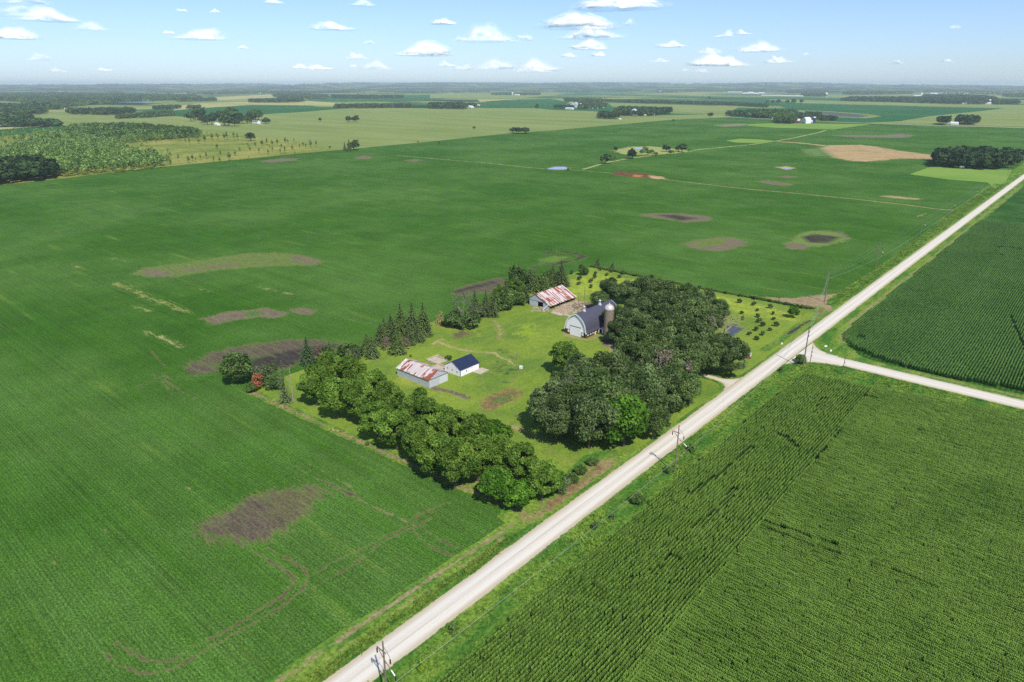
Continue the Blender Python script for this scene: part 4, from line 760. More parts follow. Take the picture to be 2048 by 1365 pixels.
gaps2 = [(GP([(1992, 500), (2010, 499), (2036, 503)]), 1.6, 0), (GP([(2040, 525), (2000, 515)]), .6, 0), (GP([(2048, 715), (2044, 700), (2020, 640)]), .5, .4), (GP([(1716, 688), (1722, 680)]), 1.6, .4)]
corn_stand('corn_field', [(H3, (-73, 40, 274, 640), 'Y', .95, 1.0)], 'dark green corn beyond the side road, right of the main road', gaps2, seed=6, mat='corn2l')
# ---- roadside grass tufts and weeds (countless)
def tufts(name, test, bbox, n, label, seed, mat='weed', hmax=.5):
    r = np.random.default_rng(seed); X_ = r.uniform(bbox[0], bbox[1], n); Y_ = r.uniform(bbox[2], bbox[3], n); ok = test(X_, Y_); X_, Y_ = X_[ok], Y_[ok]
    dn = vnoise(X_*.45+Y_*.2+300, 12)*.6+vnoise(Y_*.3-X_*.1+800, 13)*.4; h = hmax*(.15+1.3*dn**1.6)*r.uniform(.6, 1.2, len(X_)); m_ = len(X_); Vs = []; T = []
    for k in range(4):
        a = r.uniform(0, 6.28, m_); w = .3*h+.06; ox, oy = r.normal(0, .22, m_), r.normal(0, .22, m_); lx, ly = r.normal(0, .8, m_)*h, r.normal(0, .8, m_)*h; cx, sx = np.cos(a)*w, np.sin(a)*w; z0 = np.full(m_, .15)
        Vs.append(np.stack([np.stack([X_+ox-cx, Y_+oy-sx, z0], -1), np.stack([X_+ox+cx, Y_+oy+sx, z0], -1), np.stack([X_+ox+cx*.5+lx, Y_+oy+sx*.5+ly, z0+h], -1), np.stack([X_+ox-cx*.5+lx, Y_+oy-sx*.5+ly, z0+h*.85], -1)], 1))
        T.append(np.repeat(np.clip(dn+r.normal(0, .15, m_), 0, 1), 4))
    V = np.concatenate(Vs).reshape(-1, 3); o = mesh_np(name, V, np.arange(len(V)).reshape(-1, 4), M[mat], vattr={'tone': np.concatenate(T)}); return tag(o, label, 'grass', kind='stuff')
tufts('roadside_grass', poly_test([(-79.0, 40), (-79.0, 240), (-75, 254), (-66, 261), (-20, 261.5), (12, 262), (12, 256.5), (-25, 253), (-42, 248.6), (-70.3, 246.5), (-70.3, 40)]), (-80, 14, 40, 262), 36000, 'rough grass and weeds in the ditch between gravel road and corn', 21)
tufts('roadside_grass', poly_test([(-89.2, 30), (-89.0, 95), (-88.5, 103), (-86.7, 103), (-86.7, 30)]), (-90, -86, 30, 103), 2200, 'grass strip between the gravel road and the soybean field', 22, hmax=.5)
tufts('roadside_grass', poly_test([(-94.2, 338), (-93.5, 480), (-97.5, 640), (-99, 900), (-88.6, 900), (-87.2, 338)]), (-100, -86, 338, 900), 9000, 'rough grass along the far side of the gravel road', 23, hmax=.6)
tufts('field_edge_weeds', poly_test([(-221, 323.4), (-160, 322.6), (-120, 324.6), (-95, 325.6), (-95, 327), (-120, 326.2), (-160, 324.4), (-221, 325)]), (-222, -94, 322, 328), 14000, 'dark weedy strip along the far edge of the farmstead lawn', 24, 'mid', .9)
tufts('field_edge_weeds', poly_test([(-92.4, 110.6), (-140, 107.2), (-209, 103.4), (-209, 102.6), (-140, 106.4), (-92.4, 109.7)]), (-210, -92, 102, 111), 2500, 'dry weeds along the near edge of the farmstead', 25, 'tanl', .4)
# ================================================================ BUILDINGS
def rusty_roof(name, axis, base=None, amount=.5, seed=0.0):
    "galvanised sheets, some of them rusted; axis = object axis along the ridge"
    t = NT(name, .6, .3); P = t.obj(); s = t.sep(P); a = s[0] if axis == 'X' else s[1]; b = s[1] if axis == 'X' else s[0]
    col_ = t.math('FLOOR', t.math('DIVIDE', a, .66)); row_ = t.math('FLOOR', t.math('DIVIDE', t.math('ADD', b, t.math('MULTIPLY', t.white(t.comb(col_, 5.0, seed)), 2.2)), 2.6))
    w = t.white(t.comb(col_, row_, seed)); n = t.noise(t.scale(P, (.5, .5, .5)), 1.0, 4, .6); n2 = t.noise(P, 3.0, 4, .7)
    f = t.math('ADD', t.math('ADD', t.math('MULTIPLY', w, .42), t.math('MULTIPLY', t.white(t.comb(col_, 9.0, seed)), .42)), t.math('MULTIPLY', n, .4)); f = t.math('ADD', f, t.math('MULTIPLY', t.math('SUBTRACT', n2, .5), .3))
    c = t.mix(t.ss(w, .0, 1.0), wht(206, 192, 186), wht(234, 226, 222)); c = t.mix(t.ss(f, amount, amount+.08), c, t.mix(n2, alb(156, 78, 58), alb(182, 108, 84)))
    seam = t.math('ABSOLUTE', t.math('SUBTRACT', t.math('FRACT', t.math('DIVIDE', a, .66)), .5)); c = t.mul(c, t.ss(seam, .45, .5, 1.0, .72))
    t.bump(t.math('SINE', t.math('MULTIPLY', a, 2*math.pi/.22)), .3, .02); return t.color(c)
def ribbed(name, col, axis, pitch=.23, var=.12, rough=.55, depth=.85, metal=0.0):
    t = NT(name, rough, .3); P = t.obj(); s = t.sep(P)[0 if axis == 'X' else 1 if axis == 'Y' else 2]; t.b.inputs['Metallic'].default_value = metal
    if axis == 'XY': s = t.math('ADD', t.sep(P)[0], t.sep(P)[1])
    w = t.math('SINE', t.math('MULTIPLY', s, 2*math.pi/pitch)); n = t.noise(P, 1.2, 5, .65); n2 = t.noise(t.scale(P, (1, 1, .15)), 3.0, 3, .6)
    t.bump(w, .4, .03); return t.color(t.mul(col, t.math('MULTIPLY', t.ss(n, .25, .75, 1-var, 1+var*.6), t.math('MULTIPLY', t.ss(w, -1, 1, depth, 1.0), t.ss(n2, .3, .7, .94, 1.04)))))
M['rustX'] = rusty_roof('rusty_sheets', 'X', amount=.63); M['rustY'] = rusty_roof('rusty_sheets_2', 'Y', amount=.56, seed=4.0)
M['galv'] = ribbed('galvanised_wall', wht(196, 204, 212), 'XY', .6, .1, .5, .88)
M['whitewall'] = ribbed('white_metal_wall', (.95, .885, .93), 'XY', .3, .03, .45, .97)
M['navy'] = ribbed('navy_metal_roof', alb(52, 62, 92), 'Y', .4, .1, .35, .8)
M['slate'] = ribbed('slate_shingles', alb(92, 92, 108), 'Z', .3, .14, .6, .9)
M['white'] = plain('white_paint', wht(242, 242, 240), .5, .3, 0, .06)
M['door'] = ribbed('door_panels', (.93, .87, .88), 'Z', .55, .04, .5, .93)
M['dark'] = plain('dark_opening', alb(38, 36, 36), .9, .1, 0, .2)
M['trim'] = plain('dark_trim', alb(70, 78, 92), .6, .2)
M['rusttrim'] = plain('rusty_trim', alb(140, 92, 74), .7, .2)
M['brick'] = plain('brown_block', alb(112, 78, 66), .9, .1, 0, .25, 3.0)
M['conc'] = plain('old_concrete', alb(206, 192, 166), .9, .1, 0, .2, 1.5)
M['concd'] = plain('weathered_concrete', alb(150, 136, 116), .9, .1, 0, .25, 1.5)
M['wood'] = plain('pole_wood', alb(142, 128, 112), .9, .05, 0, .2, 2.0)
M['stave'] = ribbed('silo_staves', alb(168, 152, 134), 'Z', .75, .2, .9, .85)
M['dome'] = plain('dome_metal', wht(216, 206, 198), .45, .4, .2, .12, 1.2)
M['silver'] = ribbed('bin_steel', wht(196, 202, 208), 'Z', .9, .06, .4, .85)
M['insul'] = plain('insulator', alb(74, 50, 44), .4, .4)
M['white2'] = plain('pale_plastic', wht(236, 238, 234), .5, .3)
M['glass'] = plain('window_glass', alb(60, 70, 82), .15, .5)
M['barnred'] = plain('red_paint', alb(166, 92, 78), .8, .1)
M['bluesilo'] = plain('blue_steel', alb(48, 66, 110), .4, .4)
M['wire'] = plain('wire', alb(176, 182, 178), .4, .4)

def gable(root, w, l, wall_h, ridge_h, wallm, roofm, axis='Y', over=.3, th=.12, ridge_off=0.0, names=('wall', 'roof')):
    "box with gable roof; ridge along local Y; width w along X, origin at the centre of the floor"
    hw, hl = w/2, l/2; m = MB(); rx = ridge_off
    m.poly([(-hw, -hl, 0), (hw, -hl, 0), (hw, -hl, wall_h), (rx, -hl, ridge_h), (-hw, -hl, wall_h)])
    m.poly([(hw, hl, 0), (-hw, hl, 0), (-hw, hl, wall_h), (rx, hl, ridge_h), (hw, hl, wall_h)])
    m.poly([(-hw, hl, 0), (-hw, -hl, 0), (-hw, -hl, wall_h), (-hw, hl, wall_h)]); m.poly([(hw, -hl, 0), (hw, hl, 0), (hw, hl, wall_h), (hw, -hl, wall_h)])
    m.build(names[0], wallm, root); r = MB()
    for s in (-1, 1):
        run = (hw-rx*s); sl = (ridge_h-wall_h)/run; ex = s*(hw+over); ez = wall_h-sl*over
        a = [(rx, -hl-over, ridge_h+.03), (rx, hl+over, ridge_h+.03), (ex, hl+over, ez+.03), (ex, -hl-over, ez+.03)]
        if s > 0: a = a[::-1]
        r.poly(a if s < 0 else a); b = [(x, y, z+th) for x, y, z in a]; r.poly(b[::-1])
        for i in range(4): r.poly([a[i], b[i], b[(i+1) % 4], a[(i+1) % 4]])
    r.build(names[1], roofm, root)
def panel(name, root, x0, x1, y0, y1, z0, z1, mat): m = MB(); m.box(x0, x1, y0, y1, z0, z1); return m.build(name, mat, root)

# ---- long shed with rusty roof: ridge along world X
t = empty('rusty_shed', (-173.75, 150.2, .14), 0, 'long grey metal shed with rust streaked roof, beside the white shed', 'shed')
m = MB(); W, L, h, rz = 9.2, 17.1, 3.1, 5.15
for sy in (-1, 1): m.poly([(-L/2, sy*W/2, 0), (L/2, sy*W/2, 0), (L/2, sy*W/2, h), (-L/2, sy*W/2, h)][::(1 if sy < 0 else -1)])
for sx in (-1, 1): m.poly([(sx*L/2, -W/2, 0), (sx*L/2, W/2, 0), (sx*L/2, W/2, h), (sx*L/2, 0, rz), (sx*L/2, -W/2, h)][::(1 if sx > 0 else -1)])
m.build('wall', M['galv'], t)
r = MB()
for s in (-1, 1):
    a = [(-L/2-.3, 0, rz+.04), (L/2+.15, 0, rz+.04), (L/2+.15, s*(W/2+.3), h-.09), (-L/2-.3, s*(W/2+.3), h-.09)]; b = [(x, y, z+.08) for x, y, z in a]
    r.poly(a); r.poly(b[::-1])
    for i in range(4): r.poly([a[i], b[i], b[(i+1) % 4], a[(i+1) % 4]])
r.build('roof', M['rustX'], t)
panel('door', t, L/2+.02, L/2+.1, -4.5, .2, .1, 3.0, ribbed('door_sheets', wht(206, 210, 216), 'Y', .6, .08)); panel('door', t, L/2+.02, L/2+.07, .3, 4.4, .1, 3.0, ribbed('door_sheets_2', wht(222, 226, 230), 'Y', .4, .08))
panel('door_rail', t, L/2+.06, L/2+.2, -4.6, 4.6, 3.02, 3.14, M['rusttrim'])
m = MB(); m.box(-L/2-.05, L/2+.1, -W/2-.12, -W/2-.02, 0, .28); m.box(L/2+.02, L/2+.14, -W/2-.1, W/2, 0, .09); m.build('foundation', M['conc'], t)
# ---- white shed with navy roof: ridge along world Y
t = empty('white_shed', (-168.15, 164.75, .14), 0, 'small white shed with dark navy roof', 'shed')
gable(t, 8.3, 9.7, 2.6, 5.0, M['whitewall'], M['navy'], over=.22)
for i, x in enumerate((-2.4, 0.0, 2.4)):
    f = panel('window', t, x-.3, x+.3, -4.9, -4.86, 1.5-.12*i, 2.1-.12*i, M['white']); panel('pane', f, x-.2, x+.2, -4.93, -4.9, 1.58-.12*i, 2.02-.12*i, M['glass'])
f = panel('window', t, 4.16, 4.2, -2.0, -1.5, 1.1, 1.9, M['white']); panel('pane', f, 4.2, 4.23, -1.9, -1.6, 1.2, 1.8, M['glass'])
panel('door', t, 4.16, 4.21, 1.2, 2.1, .08, 2.05, M['door']); panel('corner_trim', t, 4.1, 4.22, -4.92, -4.8, 0, 2.55, M['dark']); panel('light_fixture', t, 4.16, 4.4, .8, 1.0, 1.9, 2.1, M['white'])
m = MB(); m.box(-1.9, 1.9, -2.6, 2.6, 0, .14); sl = m.build('concrete_slab', M['conc'], loc=(-162.0, 168.6, .2)); sl.rotation_euler[2] = .05; tag(sl, 'pale cracked concrete slab beside the white shed', 'slab')
# broken foundations between the sheds
x, y = G(884, 722); m = MB(); m.box(-3.2, 3.2, -2.2, 2.2, 0, .25); m.box(-3.4, 3.4, 2.0, 2.4, 0, .8); m.box(-3.4, -3.0, -2.2, 2.4, 0, .9); o = m.build('concrete_foundation', M['conc'], loc=(-174.5, 160.0, .12)); tag(o, 'low broken concrete foundation nearest the white shed', 'foundation')
m = MB(); m.box(-3.0, 2.6, -2.4, 2.4, 0, .3); m.box(-3.4, -3.0, -2.6, 3.6, 0, 1.0); m.box(-3.0, 2.8, 2.4, 2.75, 0, .9); m.box(-3.0, 2.6, -2.7, -2.4, 0, .7); o = m.build('concrete_foundation', M['conc'], loc=(-181.2, 164.5, .2)); tag(o, 'square concrete foundation with low walls on the lawn', 'foundation')
m = MB(); m.box(-4.5, 4.5, -.2, .2, 0, .5); o = m.build('concrete_wall', M['concd'], loc=(-180.0, 157.6, .2)); tag(o, 'low concrete wall remnant behind the rusty shed', 'wall')

# ---- machine shed
t = empty('machine_shed', (-194.4, 253.6, .14), 0, 'grey open sided machine shed with rusty striped roof', 'shed')
hw, hl = 6.2, 10.2; z_l, z_r, zr, rx = 3.8, 2.1, 6.2, -2.3
m = MB()
def zroof(x): return z_l+(zr-z_l)*(x+hw)/(rx+hw) if x < rx else zr+(z_r-zr)*(x-rx)/(hw-rx)
d0, d1, dh = -.9, 2.2, 2.7
m.poly([(-hw, -hl, 0), (d0, -hl, 0), (d0, -hl, dh), (d0, -hl, zroof(d0)), (rx, -hl, zr), (-hw, -hl, z_l)])
m.poly([(d0, -hl, dh), (d1, -hl, dh), (d1, -hl, zroof(d1)), (d0, -hl, zroof(d0))]); m.poly([(d1, -hl, 0), (hw, -hl, 0), (hw, -hl, z_r), (d1, -hl, zroof(d1))])
m.poly([(hw, hl, 0), (-hw, hl, 0), (-hw, hl, z_l), (rx, hl, zr), (hw, hl, z_r)]); m.poly([(-hw, hl, 0), (-hw, -hl, 0), (-hw, -hl, z_l), (-hw, hl, z_l)])
m.build('wall', M['galv'], t)
r = MB()
for (xa, za, xb, zb) in ((rx, zr, -hw-.3, z_l-.2), (rx, zr, hw+.6, z_r-.28)):
    a = [(xa, -hl-.35, za+.04), (xa, hl+.35, za+.04), (xb, hl+.35, zb+.04), (xb, -hl-.35, zb+.04)]; b = [(x_, y_, z_+.09) for x_, y_, z_ in a]; r.poly(a); r.poly(b[::-1])
    for i in range(4): r.poly([a[i], b[i], b[(i+1) % 4], a[(i+1) % 4]])
r.build('roof', M['rustY'], t)
for k in range(6): panel('post', t, hw-.1, hw+.1, -hl+.1+k*4.0-.1, -hl+.1+k*4.0+.1, 0, 1.95, M['wood'])
panel('door_rail', t, -hw+.1, 2.4, -hl-.12, -hl-.02, 2.72, 2.86, M['rusttrim']); panel('door', t, -hw+.15, d0-.1, -hl-.08, -hl-.02, .1, 2.7, ribbed('door_sheets_3', wht(208, 216, 222), 'X', .5, .08))
m = MB(); m.tube([(0, 0, .1), (2.6, 1.6, 3.4)], [.16, .16], 5); x, y = G(1085, 622); o = m.build('leaning_beam', M['white2'], loc=(x, y, .14)); tag(o, 'white beam leaning in front of the machine shed wall', 'beam')
rb = MB(); rr_ = random.Random(8)
for k in range(170):
    px_, py_ = rr_.choice([(rr_.uniform(1108, 1172), rr_.uniform(606, 628))]*4+[(rr_.uniform(1062, 1100), rr_.uniform(616, 625))]); x, y = G(px_, py_); a = rr_.uniform(.1, .6); rb.box(x-a, x+a*.8, y-a*.7, y+a, .14, .2+rr_.uniform(.05, .5))
tag(rb.build('rubble', M['conc']), 'heap of pale rubble and scrap between machine shed and barn', 'rubble', kind='stuff')
for k, (px_, py_, w_, d_, lab) in enumerate([(1115, 629, 3.0, 1.4, 'flat concrete slab at the corner of the machine shed'), (1136, 633, 2.6, .8, 'narrow concrete slab halfway between machine shed and barn')]):
    x, y = G(px_, py_); m = MB(); m.box(-w_, w_, -d_, d_, 0, .3); tag(m.build('concrete_slab', M['conc'], loc=(x, y, .14)), lab, 'slab')
for k, (px_, py_, hh_) in enumerate([(1156, 612, 5.5), (1171, 620, 3.0), (1148, 624, 4.6), (1169, 573+25, 6.0), (1160, 604, 3.0), (1182, 612, 3.5)]):
    x, y = G(px_, py_); m = MB(); m.tube([(0, 0, 0), (.05, 0, hh_)], [.14, .1], 5); tag(m.build('old_post', M['wood'], loc=(x, y, .14)), f'{ORD[k]} old wooden post counted across the scrap yard behind the barn', 'post', 'old posts in the scrap yard')

# ---- the arched barn
BX, BY0, BY1, BW, BR, EH = -158.0, 222.6, 248.2, 5.3, 9.7, 2.3
t = empty('arched_barn', (BX, BY0, .14), 0, 'white fronted barn with curved dark roof and two roof vents', 'barn')
prof = [(1.0, 0), (.985, .14), (.95, .29), (.885, .44), (.79, .58), (.66, .705), (.5, .815), (.33, .905), (.15, .97), (0, 1.0)]
arc = [(x_*BW, EH+z_*(BR-EH)) for x_, z_ in prof]; full = arc+[(-x_, z_) for x_, z_ in arc[-2::-1]]; Lb = BY1-BY0
m = MB(); m.poly([(x_, 0, z_) for x_, z_ in full][::-1]); m.poly([(x_, Lb, z_) for x_, z_ in full]); m.build('gable_wall', M['whitewall'], t)
r = MB(); o_ = [(x_*1.045+math.copysign(.02, x_)*(x_ != 0), z_+.08+(.14 if i in (9,) else 0)) for i, (x_, z_) in enumerate(full)]; o_[0] = (o_[0][0]+.35, EH-.12); o_[-1] = (o_[-1][0]-.35, EH-.12)
for i in range(len(o_)-1):
    a, b = o_[i], o_[i+1]; r.poly([(a[0], -.45, a[1]), (b[0], -.45, b[1]), (b[0], Lb+.45, b[1]), (a[0], Lb+.45, a[1])][::-1])
    a2, b2 = (a[0]*.975, a[1]-.2), (b[0]*.975, b[1]-.2); r.poly([(a2[0], -.45, a2[1]), (b2[0], -.45, b2[1]), (b2[0], Lb+.45, b2[1]), (a2[0], Lb+.45, a2[1])])
r.build('roof', M['slate'], t, smooth=True)
tr = MB()
for yy in (-.5, Lb+.47):
    for i in range(len(o_)-1):
        a, b = o_[i], o_[i+1]; a2, b2 = (a[0]*.93, a[1]-.34), (b[0]*.93, b[1]-.34)
        tr.poly([(a[0], yy, a[1]+.03), (b[0], yy, b[1]+.03), (b2[0], yy, b2[1]), (a2[0], yy, a2[1])]); tr.poly([(a[0], yy, a[1]+.03), (b[0], yy, b[1]+.03), (b[0], yy+.12, b[1]+.03), (a[0], yy+.12, a[1]+.03)][::-1])
tr.build('roof_trim', M['white'], t)
m = MB(); m.box(-BW+.12, BW-.12, .12, Lb-.12, 0, EH-.06); m.build('foundation_wall', M['brick'], t)
f = panel('garage_door', t, -2.7, 2.55, -.12, .1, .05, 4.0, M['door']); panel('door_frame', f, -2.95, 2.8, -.16, .08, 4.0, 4.2, M['trim']); panel('door_frame', f, -2.9, -2.72, -.15, .08, .05, 4.0, M['white']); panel('door_frame', f, 2.57, 2.75, -.15, .08, .05, 4.0, M['white'])
for x_ in (-3.7, 3.55):
    f = panel('window', t, x_-.45, x_+.45, .02, .1, .9, 2.0, M['white'])
for y_ in (1.6, 3.6, 5.4, 7.4, 15.5, 18.5, 21.5):
    panel('window', t, BW-.11, BW-.03, y_-.5, y_+.5, .9, 1.9, M['white'])
panel('door', t, BW-.11, BW+.03, 6.6, 7.3, .05, 2.1, M['white'])
m = MB(); m.box(BW-.1, BW+2.4, 9.3, 13.0, 0, 2.3); o2 = m.build('annex', M['white'], t); panel('annex_door', o2, BW+.6, BW+1.7, 9.2, 9.29, .05, 2.0, M['dark']); panel('annex_sill', o2, BW-.1, BW+3.2, 8.3, 9.1, 0, .25, M['brick'])
for y_ in (5.6, 17.4):
    z0 = BR+.1; cu = MB(); cu.lathe([(1.0, z0-.55), (.78, z0+.05), (.5, z0+.75), (.46, z0+1.1)], 0, y_, 12); c0 = cu.build('cupola', M['silver'], t, True)
    k2 = MB(); k2.lathe([(.42, z0+1.1), (.42, z0+1.55), (.72, z0+1.6), (.5, z0+1.95), (.12, z0+2.2), (.05, z0+2.7), (0.0, z0+2.75)], 0, y_, 12); k2.build('vent_cap', M['silver'], c0, True)
# ---- silo
t = empty('silo', (-147.9, 232.0, .14), 0, 'brown concrete stave silo with pale metal dome beside the barn', 'silo')
m = MB(); m.lathe([(2.0, 0), (2.0, 11.9)], 0, 0, 28); m.build('wall', M['stave'], t, True)
m = MB(); R_ = 2.08; m.lathe([(R_, 11.85)]+[(R_*math.cos(a_), 11.95+1.95*math.sin(a_)) for a_ in np.linspace(.02, math.pi/2-.12, 7)]+[(0, 13.95)], 0, 0, 28); d_ = m.build('dome', M['dome'], t, True)
m = MB(); m.lathe([(.16, 13.9), (.16, 14.25), (.3, 14.3), (0, 14.5)], 0, 0, 8); m.build('vent_cap', M['white'], d_)
hb = MB()
for k in range(22): hb.lathe([(2.015, .35+k*.53), (2.035, .38+k*.53), (2.015, .41+k*.53)], 0, 0, 28)
hb.build('hoops', M['rusttrim'], t)
m = MB(); m.box(1.7, 2.5, -.45, .45, 0, 11.6); ch = m.build('chute', M['concd'], t); ch.rotation_euler[2] = 2.2
# ---- small things in the yard
def small_box(px_, py_, w_, h_, lab, cat, name, mat='white2', rz=.3):
    x, y = G(px_, py_); r_ = empty(name, (x, y, .24), rz, lab, cat); m = MB(); m.box(-w_, w_, -w_*.7, w_*.7, .1, h_); m.build('cabinet', M[mat], r_); m = MB(); m.box(-w_*1.15, w_*1.15, -w_*.85, w_*.85, 0, .1); m.build('base', M['concd'], r_)
small_box(1042, 739, .6, 1.1, 'small white box standing alone on the lawn', 'utility box', 'utility_box'); small_box(1499, 714, .6, 1.3, 'white cabinet on the grass at the right edge of the oak grove', 'utility box', 'utility_box')
x, y = G(1033, 732); m = MB(); m.tube([(0, 0, 0), (0, 0, 6.5)], [.09, .05], 5); tag(m.build('old_post', M['wood'], loc=(x, y, .14)), 'thin dark yard pole left of the white lawn box', 'post')
x, y = G(1230, 700); m = MB(); m.tube([(0, 0, 0), (0, 0, 2.6)], [.12, .1], 6); tag(m.build('old_post', M['white2'], loc=(x, y, .14)), 'short white post between the silo and the oaks', 'post')
x, y = G(1389, 783); m = MB(); m.tube([(0, 0, 0), (0, 0, 1.8)], [.1, .1], 6); tag(m.build('old_post', M['white2'], loc=(x, y, .14)), 'white marker post beside the driveway under the trees', 'post')
def road_sign(px_, py_, lab, w_=.38, h_=2.1, rz=.6):
    x, y = G(px_, py_); r_ = empty('road_sign', (x, y, .26), rz, lab, 'road sign'); m = MB(); m.tube([(0, 0, 0), (0, 0, h_+.2)], .04, 5); m.build('post', M['silver'], r_); m = MB(); m.box(-w_, w_, -.03, 0.0, h_-.4, h_+.35); m.build('sign_plate', M['white2'], r_)
road_sign(1650, 703, 'white road sign at the junction corner, left of two', .5, 2.0); road_sign(1660, 713, 'small white road sign at the junction corner, right of two', .32, 2.2)
road_sign(1563, 693, 'small white sign on the grass edge left of the junction', .3, 1.0)
x, y = G(1497, 717); m = MB()
for k in range(7): a_ = k*.9; m.box(math.cos(a_)*.7-.3, math.cos(a_)*.7+.3, math.sin(a_)*.7-.25, math.sin(a_)*.7+.25, 0, .25+.1*(k % 3))
tag(m.build('stones', M['barnred'], loc=(x, y, .22)), 'little heap of reddish stones below the white cabinet', 'stones')

# ================================================================ POWER LINE
def pole_proto(H):
    t = empty('utility_pole', (0, 0, 0)); m = MB(); m.tube([(0, 0, -.2), (0, 0, H)], [.21, .13], 8); m.build('pole', M['wood'], t)
    m = MB(); m.box(-1.75, .55, -.07, .07, H-2.3, H-2.14); m.build('crossarm', M['wood'], t)
    m = MB(); m.tube([(-1.1, -.1, H-2.35), (0, -.12, H-3.5), (2.7, -.12, H-5.3)], .075, 6); a = m.build('slanted_arm', M['wood'], t)
    m = MB(); m.tube([(1.9, -.12, H-4.78), (2.8, -.12, H-5.38)], [.1, .12], 6); m.build('arm_tip', M['white2'], a)
    m = MB(); m.tube([(0, 0, H-.9), (.9, 0, H-1.7), (1.7, 0, H-2.5)], .045, 5); m.build('arm', M['wood'], t)
    m = MB(); m.tube([(0, -.05, H-4.3), (1.3, -.05, H-4.35)], .04, 4); m.build('brace', M['wood'], t)
    for x_, z_ in ((-1.65, H-2.35), (1.7, H-2.6), (2.75, -.0+H-5.45)):
        m = MB(); m.lathe([(.03, z_), (.13, z_-.12), (.13, z_-1.0), (.05, z_-1.12)], x_, -.05, 8); m.build('insulator', M['insul'], t)
    return t
def straight_pole(H, rad=.2, arms=0):
    t = empty('utility_pole', (0, 0, 0)); m = MB(); m.tube([(0, 0, -.2), (0, 0, H)], [rad, rad*.62], 8); m.build('pole', M['wood'], t)
    for k in range(3): m = MB(); m.lathe([(.03, H-.6-k*1.6), (.1, H-.65-k*1.6), (.1, H-1.1-k*1.6), (.03, H-1.15-k*1.6)], .28, 0, 6); m.build('insulator', M['insul'], t)
    return t
PLG = 'wooden power poles along the gravel road'
pp = pole_proto(14.7)
for (x, y, s, lab) in [(-73.1, 51.8, 1, 'wooden power pole with crossarm at the bottom edge of the picture'), (-73.0, 151.8, 1, 'wooden power pole with crossarm beside the corn, opposite the vivid tree'), (-94.1, 429.6, 1, 'crossarm power pole, nearest one beyond the bare dirt corner'), (-95.3, 544.4, .86, 'crossarm power pole, second beyond the bare dirt corner'), (-96.2, 654.8, .84, 'crossarm power pole, third beyond the bare dirt corner, at the field track'), (-96, 757, .84, 'crossarm power pole, fourth beyond the bare dirt corner'), (-97, 985, .84, 'small distant power pole by the light green grass')]:
    o = pp if y < 60 else copy_tree(pp); o.location = (x, y, .17); o.scale = (s, 1, s); tag(o, lab, 'power pole', PLG)
for (x, y, H, rad, lab) in [(-94.4, 341.8, 16.6, .24, 'tall plain power pole on the bare dirt corner'), (-72.7, 249.9, 17.1, .26, 'tallest plain power pole at the junction corner'), (-71.6, 253.8, 8.3, .15, 'short power pole just right of the tallest junction pole'), (-59.8, 253.6, 7.2, .14, 'short power pole beside the side road')]:
    o = straight_pole(H, rad); o.location = (x, y, .17); tag(o, lab, 'power pole', PLG if H > 10 else None)
def wire(pts, sag, rad, lab):
    m = MB()
    for a, b in zip(pts[:-1], pts[1:]):
        path = [(a[0]+(b[0]-a[0])*s, a[1]+(b[1]-a[1])*s, a[2]+(b[2]-a[2])*s-sag*4*s*(1-s)) for s in np.linspace(0, 1, 13)]; m.tube(path, rad, 3, False)
    tag(m.build('power_line', M['wire']), lab, 'wire', 'power lines strung along the gravel road')
X1, X2 = -73.05, -95.0
def line(dx, dz, lab, rad=.022, zt=16.0):
    P = [(X1+dx, -48, 14.9+dz), (X1+dx, 51.8, 14.9+dz), (X1+dx, 151.8, 14.9+dz), (-72.7, 249.9, zt)]; wire(P, 1.0, rad, lab+' before the junction')
    P = [(-72.7, 249.9, zt), (-94.4, 341.8, zt-.5), (-94.1+dx, 429.6, 14.9+dz), (-95.3+dx, 544.4, 12.8+dz), (-96.2+dx, 654.8, 12.6+dz), (-96+dx, 757, 12.6+dz), (-97+dx, 985, 12.6+dz)]; wire(P, .9, rad*1.3, lab+' beyond the junction')
line(2.75, -6.7, 'lowest bright wire from the slanted arms', .026, 12.5); line(-1.65, -3.4, 'wire from the left crossarm ends', .011, 15.5); line(1.7, -3.7, 'wire from the right arm ends', .011, 14.6); line(0, 0, 'topmost thin wire on the pole tops', .009, 17.0)
wire([(-71.6, 253.8, 8.3), (-59.8, 253.6, 7.2), (60, 253.6, 8)], .8, .015, 'thin wire along the side road')
o = copy_tree(pp); o.location = (-73.1, -48, .25); tag(o, 'power pole behind the camera carrying the near ends of the wires', 'power pole', PLG)
# ================================================================ FAR TREES AND FARMS
def mass_trees(X_, Y_, H_, R_, nq, seed, low=.12, quad=None):
    r = np.random.default_rng(seed); n = len(X_); d = r.normal(size=(n, nq, 3)); d /= np.linalg.norm(d, axis=2, keepdims=True); d[..., 2] = np.where(d[..., 2] < -.3, -d[..., 2], d[..., 2])
    hz = H_*(1-low)/2; c = np.stack([X_, Y_, H_*low+hz+.3], -1)[:, None, :]; rad = r.uniform(.72, 1.06, (n, nq, 1))*(1+.18*np.sin(d[..., :1]*5+seed)*np.cos(d[..., 1:2]*4))
    p = c+d*rad*np.stack([R_, R_, hz], -1)[:, None, :]; N_ = (d+r.normal(size=d.shape)*.5+np.array([0, 0, .3])).reshape(-1, 3)
    q = (quad if quad is not None else R_*.62); q = np.repeat(np.broadcast_to(q, (n,)), nq)*r.uniform(.6, 1.3, n*nq)
    V, F = quads(p.reshape(-1, 3), N_, q, r); tone = np.clip(np.repeat(r.normal(.5, .2, n), nq)+r.normal(0, .14, n*nq), 0, 1)
    return V, F, np.repeat(tone, 4)
